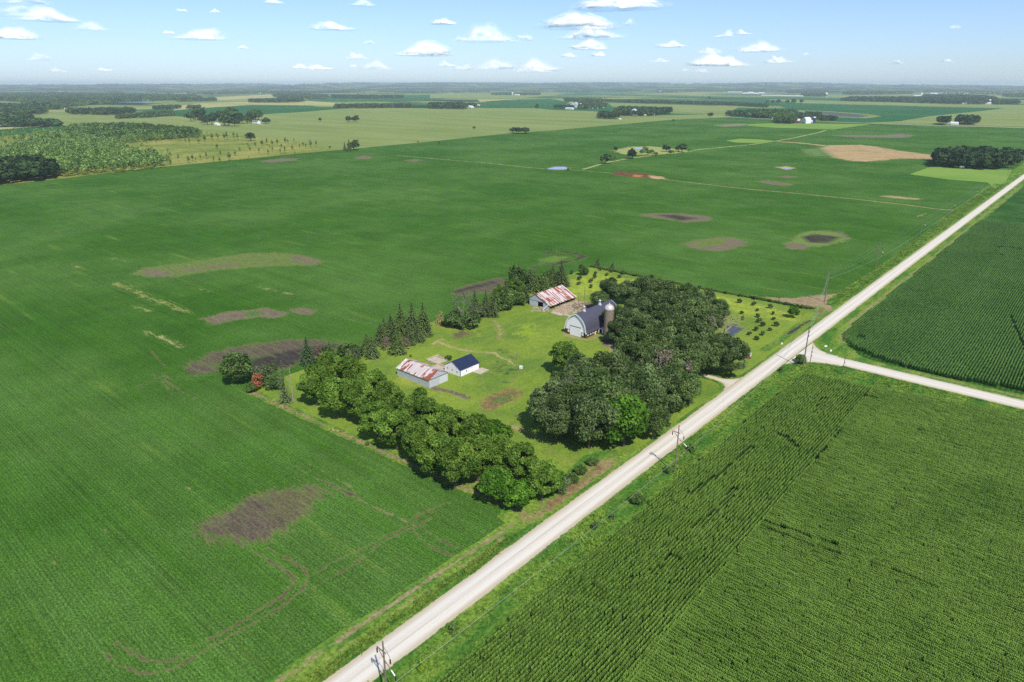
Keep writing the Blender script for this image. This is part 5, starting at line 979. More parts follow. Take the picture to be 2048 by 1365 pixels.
def mass(name, X_, Y_, H_, R_, nq, seed, mat, label, cat='wood', kind='stuff', **k):
    V, F, T = mass_trees(np.asarray(X_), np.asarray(Y_), np.asarray(H_), np.asarray(R_), nq, seed, **k); o = mesh_np(name, V, F, M[mat], vattr={'tone': T}); return tag(o, label, cat, kind=kind)
def fill(poly, sp, seed, jit=.45):
    r = np.random.default_rng(seed); P = GP(poly); xs, ys = [p[0] for p in P], [p[1] for p in P]
    X_, Y_ = np.meshgrid(np.arange(min(xs), max(xs), sp), np.arange(min(ys), max(ys), sp)); X_ = (X_+r.normal(0, sp*jit, X_.shape)).ravel(); Y_ = (Y_+r.normal(0, sp*jit, Y_.shape)).ravel()
    ok = poly_test(P)(X_, Y_); return X_[ok], Y_[ok], r
# young plantation at the left: the dense part is one mass
X_, Y_, r = fill([(-30, 372), (120, 356), (230, 347), (330, 334), (318, 318), (255, 302), (205, 297), (240, 290), (300, 284), (395, 277), (392, 266), (340, 262), (262, 256), (150, 258), (125, 268), (70, 272), (60, 290), (-30, 322)], 5.6, 1)
H_ = r.uniform(9, 15, len(X_)); keep = vnoise(X_*.03+40, 31)+vnoise(Y_*.04+80, 32)+r.uniform(-.35, .35, len(X_)) > .92; X_, Y_, H_ = X_[keep], Y_[keep], H_[keep]
mass('young_wood', X_, Y_, H_, H_*.2, 30, 5, 'poplar', 'dense light green young tree plantation in the left meadow')
X_, Y_, r = fill([(225, 352), (345, 334), (350, 318), (290, 300), (300, 284), (400, 282), (470, 284), (400, 270), (250, 275), (60, 262), (-30, 275), (-30, 300), (60, 292), (150, 300)], 8.0, 11)
keep = r.random(len(X_)) < .22; X_, Y_ = X_[keep], Y_[keep]; H_ = r.uniform(6, 13, len(X_))
mass('young_wood', X_, Y_, H_, H_*.19, 30, 15, 'poplar', 'loose thinning fringe of the young tree plantation')
X_, Y_, r = fill([(-30, 374), (105, 361), (120, 352), (90, 336), (-30, 340)], 7.5, 2); H_ = r.uniform(13, 17, len(X_))
mass('shadow_toned_wood', X_, Y_, H_, H_*.34, 60, 6, 'fwood', 'tall tree block at the left edge of the picture, cloud shadow put into its leaf colour')  # dark leaf colour stands in for a cloud's shadow over these trees
X_, Y_, r = fill([(120, 266), (180, 258), (260, 256), (330, 262), (400, 268), (400, 276), (300, 282), (200, 285)], 9.0, 3); H_ = r.uniform(10, 15, len(X_))
mass('young_wood', X_, Y_, H_, H_*.33, 34, 7, 'fwood', 'darker back part of the young tree plantation')
# single young trees on the meadow
def far_proto(name, mat, seed, R_, H_, nq, low=.05, q=None):
    root = empty(name, (0, 0, 0)); z = np.zeros(1); nb = 6; r = np.random.default_rng(seed)
    V, F, T = mass_trees(r.normal(0, R_*.34, nb), r.normal(0, R_*.34, nb), r.uniform(.72, 1.0, nb)*H_, np.full(nb, R_*.66), nq//nb, seed, low, quad=(q or R_*.5)); V[:, 2] -= .3
    mesh_np('crown', V, F, M[mat], root, vattr={'tone': T}); m = MB(); m.tube([(0, 0, 0), (0, 0, H_*.6)], [R_*.07+.1, .1], 5); m.build('trunk', M['bark'], root); return root
PROTO['poplar0'] = far_proto('young_poplar', 'poplar', 81, 1.9, 12.5, 120); PROTO['poplar1'] = far_proto('young_poplar', 'poplar', 82, 2.5, 12, 140)
for i in range(3): PROTO[f'field{i}'] = far_proto('field_tree', 'fwood', 84+i, 6.2, 11.5, 320, .08, 2.2)
PROTO['mfield'] = far_proto('field_tree', 'mid', 88, 6.0, 10.5, 320, .04, 2.0)
PROTO['limefield'] = far_proto('field_tree', 'weed', 89, 6.0, 10.5, 300, .04, 2.0)
PROTO['farcone'] = conifer_proto('field_spruce', 'spruce', 90, 4.4, 14, 16, .03, .25, .7, 1.1, .5)
YT = [(357, 322, 12), (378, 327, 12), (385, 322, 10), (392, 325, 9), (402, 320, 9), (414, 319, 12), (428, 325, 10), (440, 324, 9), (459, 322, 16), (442, 314, 11), (471, 313, 11), (434, 299, 10), (480, 303, 8), (501, 303, 9), (519, 307, 11), (537, 309, 9), (546, 305, 11), (561, 309, 10), (570, 308, 13), (585, 301, 10), (571, 287, 10), (577, 290, 9), (588, 286, 8), (511, 295, 9), (524, 293, 11), (534, 290, 12), (545, 292, 10), (555, 289, 10), (600, 297, 9), (612, 298, 10), (622, 295, 12), (632, 294, 12), (606, 293, 8), (498, 296, 7), (495, 294, 7), (455, 281, 14), (468, 281, 15), (476, 280, 12), (410, 285, 12), (398, 288, 10), (380, 290, 11), (372, 287, 9), (360, 282, 14), (425, 281, 12), (437, 282, 12), (449, 280, 11), (502, 280, 13), (342, 331, 10), (335, 328, 11), (322, 336, 10), (313, 287, 7), (5, 280, 10), (30, 284, 9), (45, 290, 12), (48, 283, 13), (28, 278, 8), (12, 290, 8), (540, 298, 7), (563, 296, 7), (590, 309, 5), (499, 318, 5)]
YT = sorted(YT)
for i, (px, py, ph) in enumerate(YT):
    x, y = G(px, py); h = ph*pxsize(x, y)*.98; k = 'poplar%d' % (i % 2); w = 'slim' if i % 2 == 0 else 'bushy'
    place(k, x, y, h/11.5, label=f'{w} young tree on the yellow meadow, {ORD[i]} from left', group='young trees standing apart on the meadow')
# lone trees further out
FA = [(382, 243, 15), (391, 240, 12), (401, 240, 22), (404, 247, 14), (415, 250, 15), (424, 250, 15), (428, 243, 16), (437, 240, 14), (446, 242, 14), (450, 251, 18), (458, 253, 18), (464, 245, 22), (470, 253, 14), (476, 243, 17), (484, 248, 14), (495, 247, 15), (503, 244, 18), (511, 240, 17), (517, 241, 16), (531, 248, 10), (537, 247, 8), (640-2, 0, 0)][:-1]
for i, (px, py, ph) in enumerate(sorted(FA)):
    x, y = G(px, py); h = ph*pxsize(x, y); place('field%d' % (i % 3), x, y, h/11.0, label=f'dark tree around the far left farmhouses, {ORD[i]} from left', group='trees of the far left farm')
LT = [(699, 303, 22, 'farcone', 'dark tree clump where soybeans, meadow and pale corn meet'), (690, 302, 15, 'farcone', 'pointed dark spruce left of the dark tree clump'), (708, 301, 18, 'field1', 'rounded dark tree on the right of the dark tree clump'), (641, 243, 6, 'mfield', 'small round bush tree alone in the pale corn'), (697, 245, 10, 'field0', 'round tree in the pale corn, left one of a pair'), (711, 245, 12, 'field1', 'round tree in the pale corn, right one of a pair'), (1073, 218, 8, 'field0', 'small round tree left of the grain bin farm'), (948, 259, 5, 'mfield', 'tiny bush on the edge of pale corn and soybeans'),
 (1231, 303, 9, 'field1', 'round tree left of the clump by the field track'), (1211, 328, 19, 'field2', 'taller open tree standing on the field track'), (1228, 322, 9, 'mfield', 'thin small tree beside the taller track tree'), (1265, 318, 17, 'field0', 'dark round tree just behind the field track'), (1291, 306, 12, 'limefield', 'yellow green tree in the clump by the field track'), (1283, 309, 8, 'mfield', 'low bush on the left of the track clump'), (1296, 310, 8, 'mfield', 'low bush in the middle of the track clump'), (1303, 308, 9, 'mfield', 'low bush on the right of the track clump'), (1311, 312, 7, 'mfield', 'brownish low bush at the end of the track clump'), (1332, 304, 12, 'field1', 'round dark tree right of the track clump'), (1341, 309, 9, 'mfield', 'green bush at the edge of the field track'), (1364, 305, 15, 'field2', 'large dark tree by the track, right of the clump'), (1357, 303, 9, 'field0', 'small dark tree touching the large track tree'), (1379, 303, 5, 'mfield', 'tiny tree on the track right of the large dark tree'), (1136, 342, 5, 'mfield', 'small bush beside the pale pond'),
 (1420, 235, 8, 'field0', 'round tree alone left of the white barn farm'), (1347, 243, 4, 'mfield', 'tiny dark bush at the end of the pale corn'), (1025, 266, 10, 'field0', 'leftmost tree of the short hedge by the pale corn'), (1418, 199, 5, 'field1', 'tiny dark tree far out between pale strips'), (1533, 208, 6, 'field0', 'first of six small trees in a distant row'), (1545, 208, 6, 'field1', 'second of six small trees in a distant row'), (1556, 208, 7, 'field2', 'third of six small trees in a distant row'), (1574, 208, 6, 'field0', 'fourth of six small trees in a distant row'), (1587, 208, 8, 'field1', 'fifth of six small trees in a distant row'), (1602, 208, 7, 'field2', 'sixth of six small trees in a distant row'), (878, 288, 5, 'mfield', 'tiny bush on the corner of pale corn and meadow'), (836, 286, 3, 'mfield', 'tiny dot bush on the pale corn edge'), (502, 283, 14, 'field2', 'dark round tree at the back of the meadow'), (660, 297, 4, 'mfield', 'low bush near the meadow tip')]
for px, py, ph, k, lab in LT:
    x, y = G(px, py); h = ph*pxsize(x, y); H0 = {'farcone': 14}.get(k, 11.0); place(k, x, y, h/H0, label=lab)
X_, Y_, r = fill([(1026, 268), (1056, 268.5), (1056, 266.5), (1026, 266)], 5, 4); mass('hedge', X_, Y_, r.uniform(9, 12, len(X_)), r.uniform(3, 4, len(X_)), 50, 8, 'fwood', 'short dark hedge of trees where pale corn meets soybeans', 'hedge')
# groves and belts that read as one mass: polygon of the ground they stand on (photo survey), tree height in m
WOODS = [([(1868, 336), (1900, 338), (1960, 341), (2022, 341), (2036, 334), (2036, 324), (1980, 318), (1900, 318), (1872, 322)], 8.5, 17, 90, 'dark oak grove at the right beside the gravel road'),
 ([(0, 254), (30, 256), (128, 253.5), (125, 250), (70, 247), (0, 249)], 13, 15, 30, 'low dark wood behind the small green field at far left'),
 ([(-20, 244), (62, 240), (64, 234), (30, 231), (-20, 231)], 18, 15, 24, 'distant wood at the left edge beyond a pale gap'),
 ([(-20, 232), (60, 231), (90, 229), (88, 222), (60, 214), (-20, 212)], 22, 15, 20, 'distant hilly wood at the left edge'),
 ([(48, 205), (90, 222), (180, 211), (252, 204), (320, 202), (400, 198), (390, 193), (250, 191), (180, 190), (-20, 189), (-20, 201)], 38, 16, 14, 'wide distant wood reaching to the pale lake'),
 ([(138, 229), (200, 231), (240, 231), (270, 226), (262, 222), (200, 223), (140, 224)], 18, 14, 24, 'distant wood left of the long green field'),
 ([(235, 239), (268, 237), (300, 236), (345, 232), (340, 229), (270, 234), (240, 236)], 14, 9, 24, 'low hedge of shrubs along the marsh'),
 ([(88, 219), (126, 220), (126, 217), (90, 217)], 20, 12, 20, 'small distant copse left of the tiny white shed'),
 ([(278, 234), (345, 229), (345, 226), (300, 228), (278, 231)], 15, 9, 24, 'shrubs below the long dark green field'),
 ([(308, 220), (350, 219), (362, 218), (360, 216), (310, 217.5)], 17, 13, 24, 'dark copse at the left end of the long green field'),
 ([(376, 219.5), (400, 219), (399, 216), (378, 216.5)], 14, 14, 28, 'small dark copse on the tan strip'),
 ([(858, 218.5), (932, 219.5), (935, 216), (925, 212), (858, 213)], 13, 19, 26, 'dark square grove beside the white roofed shed'),
 ([(935, 216), (952, 214), (950, 211), (930, 212)], 13, 14, 24, 'low trees behind the white roofed shed'),
 ([(670, 218), (740, 217.5), (823, 216), (822, 213.5), (670, 214.5)], 14, 15, 24, 'long dark grove in front of the distant tan strip'),
 ([(500, 206), (560, 206.5), (607, 205), (606, 202), (500, 203)], 18, 17, 18, 'long low distant grove on the tan strip'),
 ([(355, 204.5), (432, 203), (430, 200), (355, 201.5)], 20, 16, 16, 'distant dark wood by the tan field'),
 ([(550, 197), (650, 199), (655, 193), (600, 190), (550, 191)], 30, 16, 12, 'distant wood behind the tan strip, left of two groves'),
 ([(665, 197.5), (755, 198), (755, 194), (665, 193.5)], 25, 16, 14, 'distant grove, left one of two above the green strip'),
 ([(762, 197.5), (806, 197.5), (805, 194), (762, 194)], 25, 16, 14, 'distant grove, right one of two above the green strip'),
 ([(410, 190), (520, 188), (700, 186.5), (700, 184.5), (520, 185), (410, 187)], 40, 16, 10, 'long far wood line at the left'),
 ([(985, 191), (1080, 191), (1080, 189), (985, 189)], 24, 16, 14, 'row of distant trees behind the cream silo farm'),
 ([(1207, 204.5), (1330, 207.5), (1450, 211), (1536, 216), (1536, 213), (1450, 208.5), (1330, 205.5), (1207, 202.5)], 14, 13, 22, 'very long dark hedgerow across the far fields'),
 ([(1111, 217.5), (1145, 219), (1145, 217), (1111, 216)], 13, 14, 26, 'trees left of the grain bins'),
 ([(1158, 220), (1212, 217), (1212, 213), (1190, 209), (1158, 211)], 14, 16, 26, 'trees between the grain bins and the long white sheds'),
 ([(1130, 204), (1205, 206), (1205, 202), (1130, 200.5)], 18, 14, 20, 'far tree row behind the grain bin farm'),
 ([(1194, 238), (1235, 239.5), (1237, 233), (1200, 232)], 10, 16, 40, 'round dark grove at the near corner of the silver dome farm'),
 ([(1225, 233), (1262, 233), (1300, 233), (1320, 231), (1315, 223), (1240, 221), (1230, 227)], 13, 17, 34, 'trees around the silver dome farm'),
 ([(1310, 230), (1342, 229), (1342, 225), (1312, 225)], 10, 19, 34, 'tall dark conifer block right of the silver dome farm'),
 ([(1452, 233), (1500, 234), (1540, 236), (1540, 230), (1500, 229), (1454, 230)], 11, 15, 34, 'hedge of trees left of the white barn farm'),
 ([(1495, 236), (1545, 238), (1590, 236), (1592, 228), (1500, 229)], 13, 17, 34, 'trees behind the country road left of the white barn'),
 ([(1549, 248), (1590, 248.5), (1592, 242), (1550, 242)], 9, 18, 50, 'round dark grove next to the red and white barns'),
 ([(1592, 240), (1640, 240), (1636, 235), (1596, 234)], 13, 16, 30, 'trees behind the red and white barns'),
 ([(1636, 243.5), (1672, 244), (1672, 240), (1640, 239)], 11, 13, 30, 'loose tree row right of the blue silo'),
 ([(1876, 251), (1896, 251.5), (1896, 247), (1876, 247)], 9, 20, 46, 'greyish tree clump left of the small farmhouse'),
 ([(1912, 250), (1953, 251), (1953, 246), (1915, 245)], 9, 20, 46, 'dark tree clump right of the small farmhouse'),
 ([(1683, 203), (1770, 205), (1890, 209), (1960, 210), (1992, 208), (1990, 199), (1930, 194), (1850, 194), (1840, 199), (1700, 199)], 22, 20, 18, 'long thick distant wood with white farms in it'),
 ([(1988, 210), (2036, 210), (2036, 206), (1990, 206)], 20, 18, 18, 'separate end part of the long distant wood'),
 ([(1690, 190), (1760, 190), (1822, 189), (1820, 185), (1690, 184)], 45, 18, 9, 'far wood behind the long distant wood'),
 ([(1575, 186), (1655, 187), (1655, 183), (1575, 183)], 45, 18, 9, 'far wood right of the long white barns'),
 ([(1365, 184), (1440, 184), (1530, 182.5), (1530, 180), (1365, 181)], 50, 18, 8, 'far wood left of the white barn group'),
 ([(1604, 193), (1652, 194), (1652, 191), (1604, 191)], 22, 17, 16, 'dark trees by the white silo at the long barns'),
 ([(2008, 195), (2060, 195), (2060, 191), (2008, 191)], 30, 18, 12, 'far copse at the right edge')]
for i, (poly, sp, h, nq, lab) in enumerate(WOODS):
    X_, Y_, r = fill(poly, sp, 200+i)
    if len(X_) == 0: continue
    H_ = h*r.uniform(.72, 1.08, len(X_)); mass('grove' if h < 20 else 'wood', X_, Y_, H_, np.maximum(H_*.36, sp*.62), nq, 300+i, 'fwood', lab)
# far patchwork of woods towards the horizon
r = np.random.default_rng(77); XX, YY, HH, RR2 = [], [], [], []
for k in range(210):
    px = r.uniform(-30, 2080); py = 174.4+16*r.random()**1.7
    if 560 < px < 1680 and py > 187: continue
    x, y = G(px, py); D = dist(x, y)
    if D > 14500: continue
    sp = max(17, D*.0034); L = int(r.uniform(3, 30)); wd = int(r.choice([1, 1, 1, 2, 3])); ax = r.random() < .7
    for i in range(L):
        for j in range(wd):
            u_, v_ = i*sp+r.normal()*sp*.3, j*sp+r.normal()*sp*.3
            XX.append(x+(u_ if ax else v_)); YY.append(y+(v_ if ax else u_)); HH.append(r.uniform(12, 18)); RR2.append(sp*.62)
mass('far_woods', XX, YY, HH, RR2, 9, 9, 'fwood', 'countless far woods and shelter belts fading towards the horizon', low=.0)
# ---- far farm buildings
def far_building(px, py, w_px, d_m, wall_h, ridge_h, label, wall='white', roof='white', rz=0.0, name='farm_building', cat='farm building', axis='X', parts=True):
    x, y = G(px, py); s = pxsize(x, y); w = w_px*s; t = empty(name, (x, y, .6), rz, label, cat)
    if axis == 'X': t.rotation_euler[2] = rz+math.pi/2; gable(t, d_m, w*1.1, wall_h, ridge_h, M[wall], M[roof], over=.3)
    else: gable(t, w, d_m, wall_h, ridge_h, M[wall], M[roof], over=.3)
    return t
M['barnroof'] = plain('pale_barn_roof', wht(226, 228, 232), .6, .2, 0, .05); M['greyroof'] = plain('grey_shingles', alb(140, 136, 136), .8, .1); M['cream'] = plain('cream_wall', alb(232, 222, 196), .7, .1)
FB = [(435, 251.5, 10, 9, 3.5, 6.5, 'white shed at the left of the farm in the far left trees', 'white', 'barnroof', 'farm_shed'), (470, 248, 9, 9, 5, 9, 'white house half hidden in the far left trees', 'white', 'greyroof', 'farmhouse'), (513, 248, 16, 10, 4.5, 9, 'grey roofed farmhouse at the right of the far left trees', 'white', 'greyroof', 'farmhouse'), (522, 251, 10, 5, .6, .9, 'low pale slab by the grey roofed farmhouse', 'white', 'barnroof', 'low_shed'),
 (940, 216.5, 12, 20, 5, 10, 'white roofed shed at the right end of the dark square grove', 'white', 'barnroof', 'farm_shed'), (957, 212, 5, 8, 3, 5, 'tiny white shed right of the white roofed shed', 'white', 'barnroof', 'farm_shed'),
 (1139, 219.5, 15, 14, 5, 7.5, 'white shed in front of the grain bins', 'white', 'barnroof', 'farm_shed'), (1182, 217.5, 24, 26, 6, 12, 'big long white shed right of the grain bins', 'white', 'barnroof', 'farm_shed'), (1199, 216, 16, 24, 5.5, 9, 'second white shed attached beyond the big long one', 'white', 'barnroof', 'farm_shed'),
 (1307, 231, 4, 8, 5, 8, 'small white house beside the conifer block', 'white', 'barnroof', 'farmhouse'), (1290, 232, 3, 6, 3, 5, 'tiny white shed below the silver dome farm trees', 'white', 'barnroof', 'farm_shed'), (1240, 240, 4, 5, 2, 3.5, 'tiny pale shed at the foot of the round dark grove', 'white', 'barnroof', 'farm_shed'), (1270, 233.5, 10, 7, 2.5, 4.5, 'low reddish shed below the silver dome', 'barnred', 'greyroof', 'farm_shed'),
 (1594, 246, 9, 12, 5, 10, 'small red barn between round grove and white barn', 'barnred', 'barnroof', 'barn'), (1621, 246, 6, 9, 3.5, 6, 'small white shed between white barn and blue silo', 'white', 'barnroof', 'farm_shed'), (1548, 240, 6, 9, 4, 7, 'pale house beyond the country road left of the barns', 'cream', 'greyroof', 'farmhouse'),
 (1909, 250.5, 9, 9, 4, 7, 'small white farmhouse between two tree clumps', 'white', 'barnroof', 'farmhouse'), (1901, 248, 8, 8, 3, 5, 'pale long shed behind the small white farmhouse', 'white', 'barnroof', 'farm_shed'),
 (1973, 209, 10, 26, 6, 12, 'white barn in front of the long distant wood', 'white', 'barnroof', 'barn'), (1964, 207, 5, 14, 6, 10, 'small white shed left of the distant white barn', 'white', 'barnroof', 'farm_shed'), (1929, 209, 6, 14, 4, 7, 'lone white shed at the foot of the long distant wood', 'white', 'barnroof', 'farm_shed'), (1717, 199, 8, 22, 5, 9, 'white shed at the left end of the long distant wood', 'white', 'barnroof', 'farm_shed'),
 (1835, 193.5, 9, 30, 6, 11, 'white shed beside a cream silo in the distant wood', 'white', 'barnroof', 'farm_shed'), (1868, 189, 9, 30, 7, 14, 'distant white barn above the long wood, middle', 'white', 'barnroof', 'barn'), (1929, 189, 7, 30, 6, 12, 'distant white barn above the long wood, right', 'white', 'barnroof', 'barn'),
 (1470, 185.5, 24, 30, 6, 11, 'long white barn, leftmost of the distant barn row', 'white', 'barnroof', 'barn'), (1491, 188.3, 8, 30, 7, 13, 'second barn in the distant white barn row', 'white', 'barnroof', 'barn'), (1502, 187.6, 8, 30, 8, 18, 'tallest peaked barn in the distant white barn row', 'white', 'barnroof', 'barn'), (1512, 188.6, 7, 30, 6, 12, 'fourth barn in the distant white barn row', 'white', 'barnroof', 'barn'), (1523, 187.6, 9, 30, 6, 12, 'fifth barn in the distant white barn row', 'white', 'barnroof', 'barn'),
 (1543, 192.2, 32, 26, 5, 8, 'very long white barn, left one of the low pair', 'white', 'barnroof', 'barn'), (1584, 193.2, 34, 26, 5, 8, 'very long white barn, right one of the low pair', 'white', 'barnroof', 'barn'), (1648, 193.5, 9, 26, 5, 10, 'white shed at the foot of the distant white silo', 'white', 'barnroof', 'farm_shed'),
 (1032, 191, 14, 26, 6, 10, 'long white shed beside the distant cream silo', 'white', 'barnroof', 'farm_shed'), (1163, 184, 8, 40, 7, 13, 'white shed in the far tree row, above the grain bins', 'white', 'barnroof', 'farm_shed'), (1320, 183.5, 5, 40, 7, 12, 'tiny white shed far away right of centre', 'white', 'barnroof', 'farm_shed'), (519, 188, 8, 40, 7, 12, 'white shed far away in the long far wood line', 'white', 'barnroof', 'farm_shed'), (120, 184.4, 12, 60, 7, 12, 'pale long shed near the horizon at the left', 'white', 'barnroof', 'farm_shed'), (229, 181.6, 6, 60, 8, 14, 'white shed near the horizon at the left', 'white', 'barnroof', 'farm_shed'), (179, 207.5, 9, 20, 5, 9, 'white farmhouse with yellow lawn in the left woods', 'cream', 'barnroof', 'farmhouse'), (127, 218.5, 3, 10, 4, 8, 'tiny white hut in the left marsh', 'white', 'barnroof', 'farm_shed'), (378, 202.5, 6, 14, 4, 8, 'white shed left end of the distant dark wood', 'white', 'barnroof', 'farm_shed'), (398, 203, 5, 14, 4, 7, 'white shed right end of the distant dark wood', 'white', 'barnroof', 'farm_shed'), (1878, 178.7, 40, 60, 8, 12, 'pale long building near the horizon at the right', 'cream', 'barnroof', 'farm_building'), (860, 176.8, 6, 60, 9, 16, 'tiny pale building near the horizon left of centre', 'white', 'barnroof', 'farm_building')]
for px, py, w_, d_, wh, rh, lab, wm, rm, nm in FB: far_building(px, py, w_, d_, wh, rh, lab, wm, rm, 0, nm, 'barn' if nm == 'barn' else 'house' if nm == 'farmhouse' else 'shed')
# the white gothic barn of the right farm
x, y = G(1612, 247.5); t = empty('white_barn', (x, y, .6), -.5, 'white barn with rounded roof and dark door by the country road', 'barn')
bw = 8.5; prof2 = [(bw*px_, 4+(pz_)*12) for px_, pz_ in prof]; full2 = prof2+[(-a_, b_) for a_, b_ in prof2[-2::-1]]
m = MB(); m.poly([(a_, -9, b_) for a_, b_ in [(bw, 0)]+full2+[(-bw, 0)]][::-1]); m.poly([(a_, 9, b_) for a_, b_ in [(bw, 0)]+full2+[(-bw, 0)]]); m.poly([(bw, -9, 0), (bw, 9, 0), (bw, 9, 4), (bw, -9, 4)]); m.poly([(-bw, 9, 0), (-bw, -9, 0), (-bw, -9, 4), (-bw, 9, 4)]); m.build('wall', M['white'], t)
m = MB()
for a, b in zip(full2[:-1], full2[1:]): m.poly([(a[0]*1.02, -9.4, a[1]+.1), (b[0]*1.02, -9.4, b[1]+.1), (b[0]*1.02, 9.4, b[1]+.1), (a[0]*1.02, 9.4, a[1]+.1)][::-1])
m.build('roof', M['barnroof'], t); panel('door', t, -2, 2, -9.15, -9.02, .1, 3.5, M['dark'])
def far_silo(px, py, w_px, h, label, mat='silver', domed=True, name='silo'):
    x, y = G(px, py); r0 = w_px*pxsize(x, y)/2; t = empty(name, (x, y, .5), 0, label, 'silo' if name == 'silo' else 'grain bin'); m = MB(); m.lathe([(r0, 0), (r0, h)], 0, 0, 16); m.build('wall', M[mat], t, True)
    m = MB(); m.lathe([(r0*1.03, h-.1), (r0*.9, h+r0*.35), (r0*.5, h+r0*.62), (0, h+r0*.75)] if domed else [(r0*1.03, h-.1), (0, h+r0*.6)], 0, 0, 16); m.build('roof', M['silver' if mat == 'silver' else 'dome'], t, True)
far_silo(1627.5, 246, 5.5, 13, 'blue round silo right of the white barn', 'bluesilo'); far_silo(1268, 232, 11, 15, 'silver domed silo in the grove of the silver dome farm'); far_silo(1652, 193.5, 4, 26, 'tall white silo at the right end of the long barns', 'white')
far_silo(1025, 191, 4, 20, 'distant cream silo beside a long white shed', 'cream'); far_silo(1842, 193.5, 4, 24, 'cream silo standing in the long distant wood', 'cream'); far_silo(1978, 208.5, 3.5, 20, 'white silo at the right of the distant white barn', 'white')
far_silo(1145, 217, 7, 16, 'silver grain bin, left of three', 'silver', False, 'grain_bin'); far_silo(1152, 216, 9, 18, 'silver grain bin, middle and widest of three', 'silver', False, 'grain_bin'); far_silo(1161, 215.5, 6, 15, 'silver grain bin, right of three', 'silver', False, 'grain_bin'); far_silo(1752, 201, 2.5, 14, 'slim white silo in the left part of the long wood', 'white'); far_silo(1768, 202, 2.5, 10, 'short white silo right of the slim one in the long wood', 'white')
x, y = G(1141, 218); m = MB(); m.tube([(0, 0, 0), (0, 0, 30)], 1.0, 4); m.tube([(0, 0, 29), (22, 6, 17)], .6, 4); tag(m.build('grain_elevator_leg', M['silver'], loc=(x, y, .5)), 'tall thin grain elevator pipe above the bins', 'grain elevator')
# white tank trailer and hut by the dark grove
x, y = G(1923, 338); t = empty('tank_trailer', (x, y, .5), .3, 'white round tank on wheels in front of the dark grove', 'trailer'); m = MB(); m.tube([(-2.6, 0, 2.0), (-2.4, 0, 2.0), (2.4, 0, 2.0), (2.6, 0, 2.0)], [.7, 1.35, 1.35, .7], 12); m.build('tank', M['white2'], t); m = MB(); m.box(-2.2, 2.6, -.5, .5, .5, .8); m.build('chassis', M['dark'], t)
for sx in (-.8, .6):
    for sy in (-1, 1): m = MB(); m.tube([(sx, sy*.9, .5), (sx, sy*1.2, .5)], .5, 10); m.build('wheel', M['dark'], t)
x, y = G(1877, 332); t = empty('hunting_blind', (x, y, .5), .2, 'small grey hut on legs at the left corner of the dark grove', 'hut'); panel('cabin', t, -1.6, 1.6, -1.6, 1.6, 1.6, 4.2, M['greyroof'])
for sx in (-1.4, 1.4):
    for sy in (-1.4, 1.4): panel('leg', t, sx-.1, sx+.1, sy-.1, sy+.1, 0, 1.6, M['wood'])
# ================================================================ CLOUDS
def cloud_mat():
    m = bpy.data.materials.new('cloud_vapour'); m.use_nodes = True; n = m.node_tree.nodes; l = m.node_tree.links
    n.remove(n['Principled BSDF']); out = n['Material Output']
    d = n.new('ShaderNodeBsdfDiffuse'); d.inputs[0].default_value = (1, .985, .97, 1)
    tl = n.new('ShaderNodeBsdfTranslucent'); tl.inputs[0].default_value = (1, .99, .98, 1)
    a = n.new('ShaderNodeMixShader'); a.inputs[0].default_value = .08; l.new(d.outputs[0], a.inputs[1]); l.new(tl.outputs[0], a.inputs[2])
    tr = n.new('ShaderNodeBsdfTransparent'); b = n.new('ShaderNodeMixShader')
    at = n.new('ShaderNodeAttribute'); at.attribute_name = 'dens'
    no = n.new('ShaderNodeTexNoise'); no.inputs['Scale'].default_value = .0035; no.inputs['Detail'].default_value = 6; no.inputs['Roughness'].default_value = .65
    ge = n.new('ShaderNodeNewGeometry'); l.new(ge.outputs['Position'], no.inputs['Vector'])
    mr = n.new('ShaderNodeMapRange'); mr.inputs['From Min'].default_value = .3; mr.inputs['From Max'].default_value = .62; l.new(no.outputs['Fac'], mr.inputs['Value'])
    mu = n.new('ShaderNodeMath'); mu.operation = 'MULTIPLY'; l.new(at.outputs['Fac'], mu.inputs[0]); l.new(mr.outputs[0], mu.inputs[1])
    inv = n.new('ShaderNodeMath'); inv.operation = 'SUBTRACT'; inv.inputs[0].default_value = 1.0; l.new(ge.outputs['Backfacing'], inv.inputs[1])
    m2 = n.new('ShaderNodeMath'); m2.operation = 'MULTIPLY'; l.new(mu.outputs[0], m2.inputs[0]); l.new(inv.outputs[0], m2.inputs[1]); l.new(m2.outputs[0], b.inputs[0])
    l.new(tr.outputs[0], b.inputs[1]); l.new(a.outputs[0], b.inputs[2]); l.new(b.outputs[0], out.inputs['Surface'])
    return m
M['cloud'] = cloud_mat()
import bmesh
def ico(sub):
    bm = bmesh.new(); bmesh.ops.create_icosphere(bm, subdivisions=sub, radius=1)
    V = np.array([v.co[:] for v in bm.verts]); F = np.array([[v.index for v in f.verts] for f in bm.faces]); bm.free(); return V, F
ICV, ICF = ico(4)
CBASE = 1500.0
def lump(V, f, r):
    "smooth pseudo-noise on the sphere"
    o = np.zeros(len(V))
    for k in range(7):
        d = r.normal(size=3); d /= np.linalg.norm(d); o += np.sin(V@d*f*r.uniform(.7, 1.3)+r.uniform(0, 6.28))
    return o/2.65
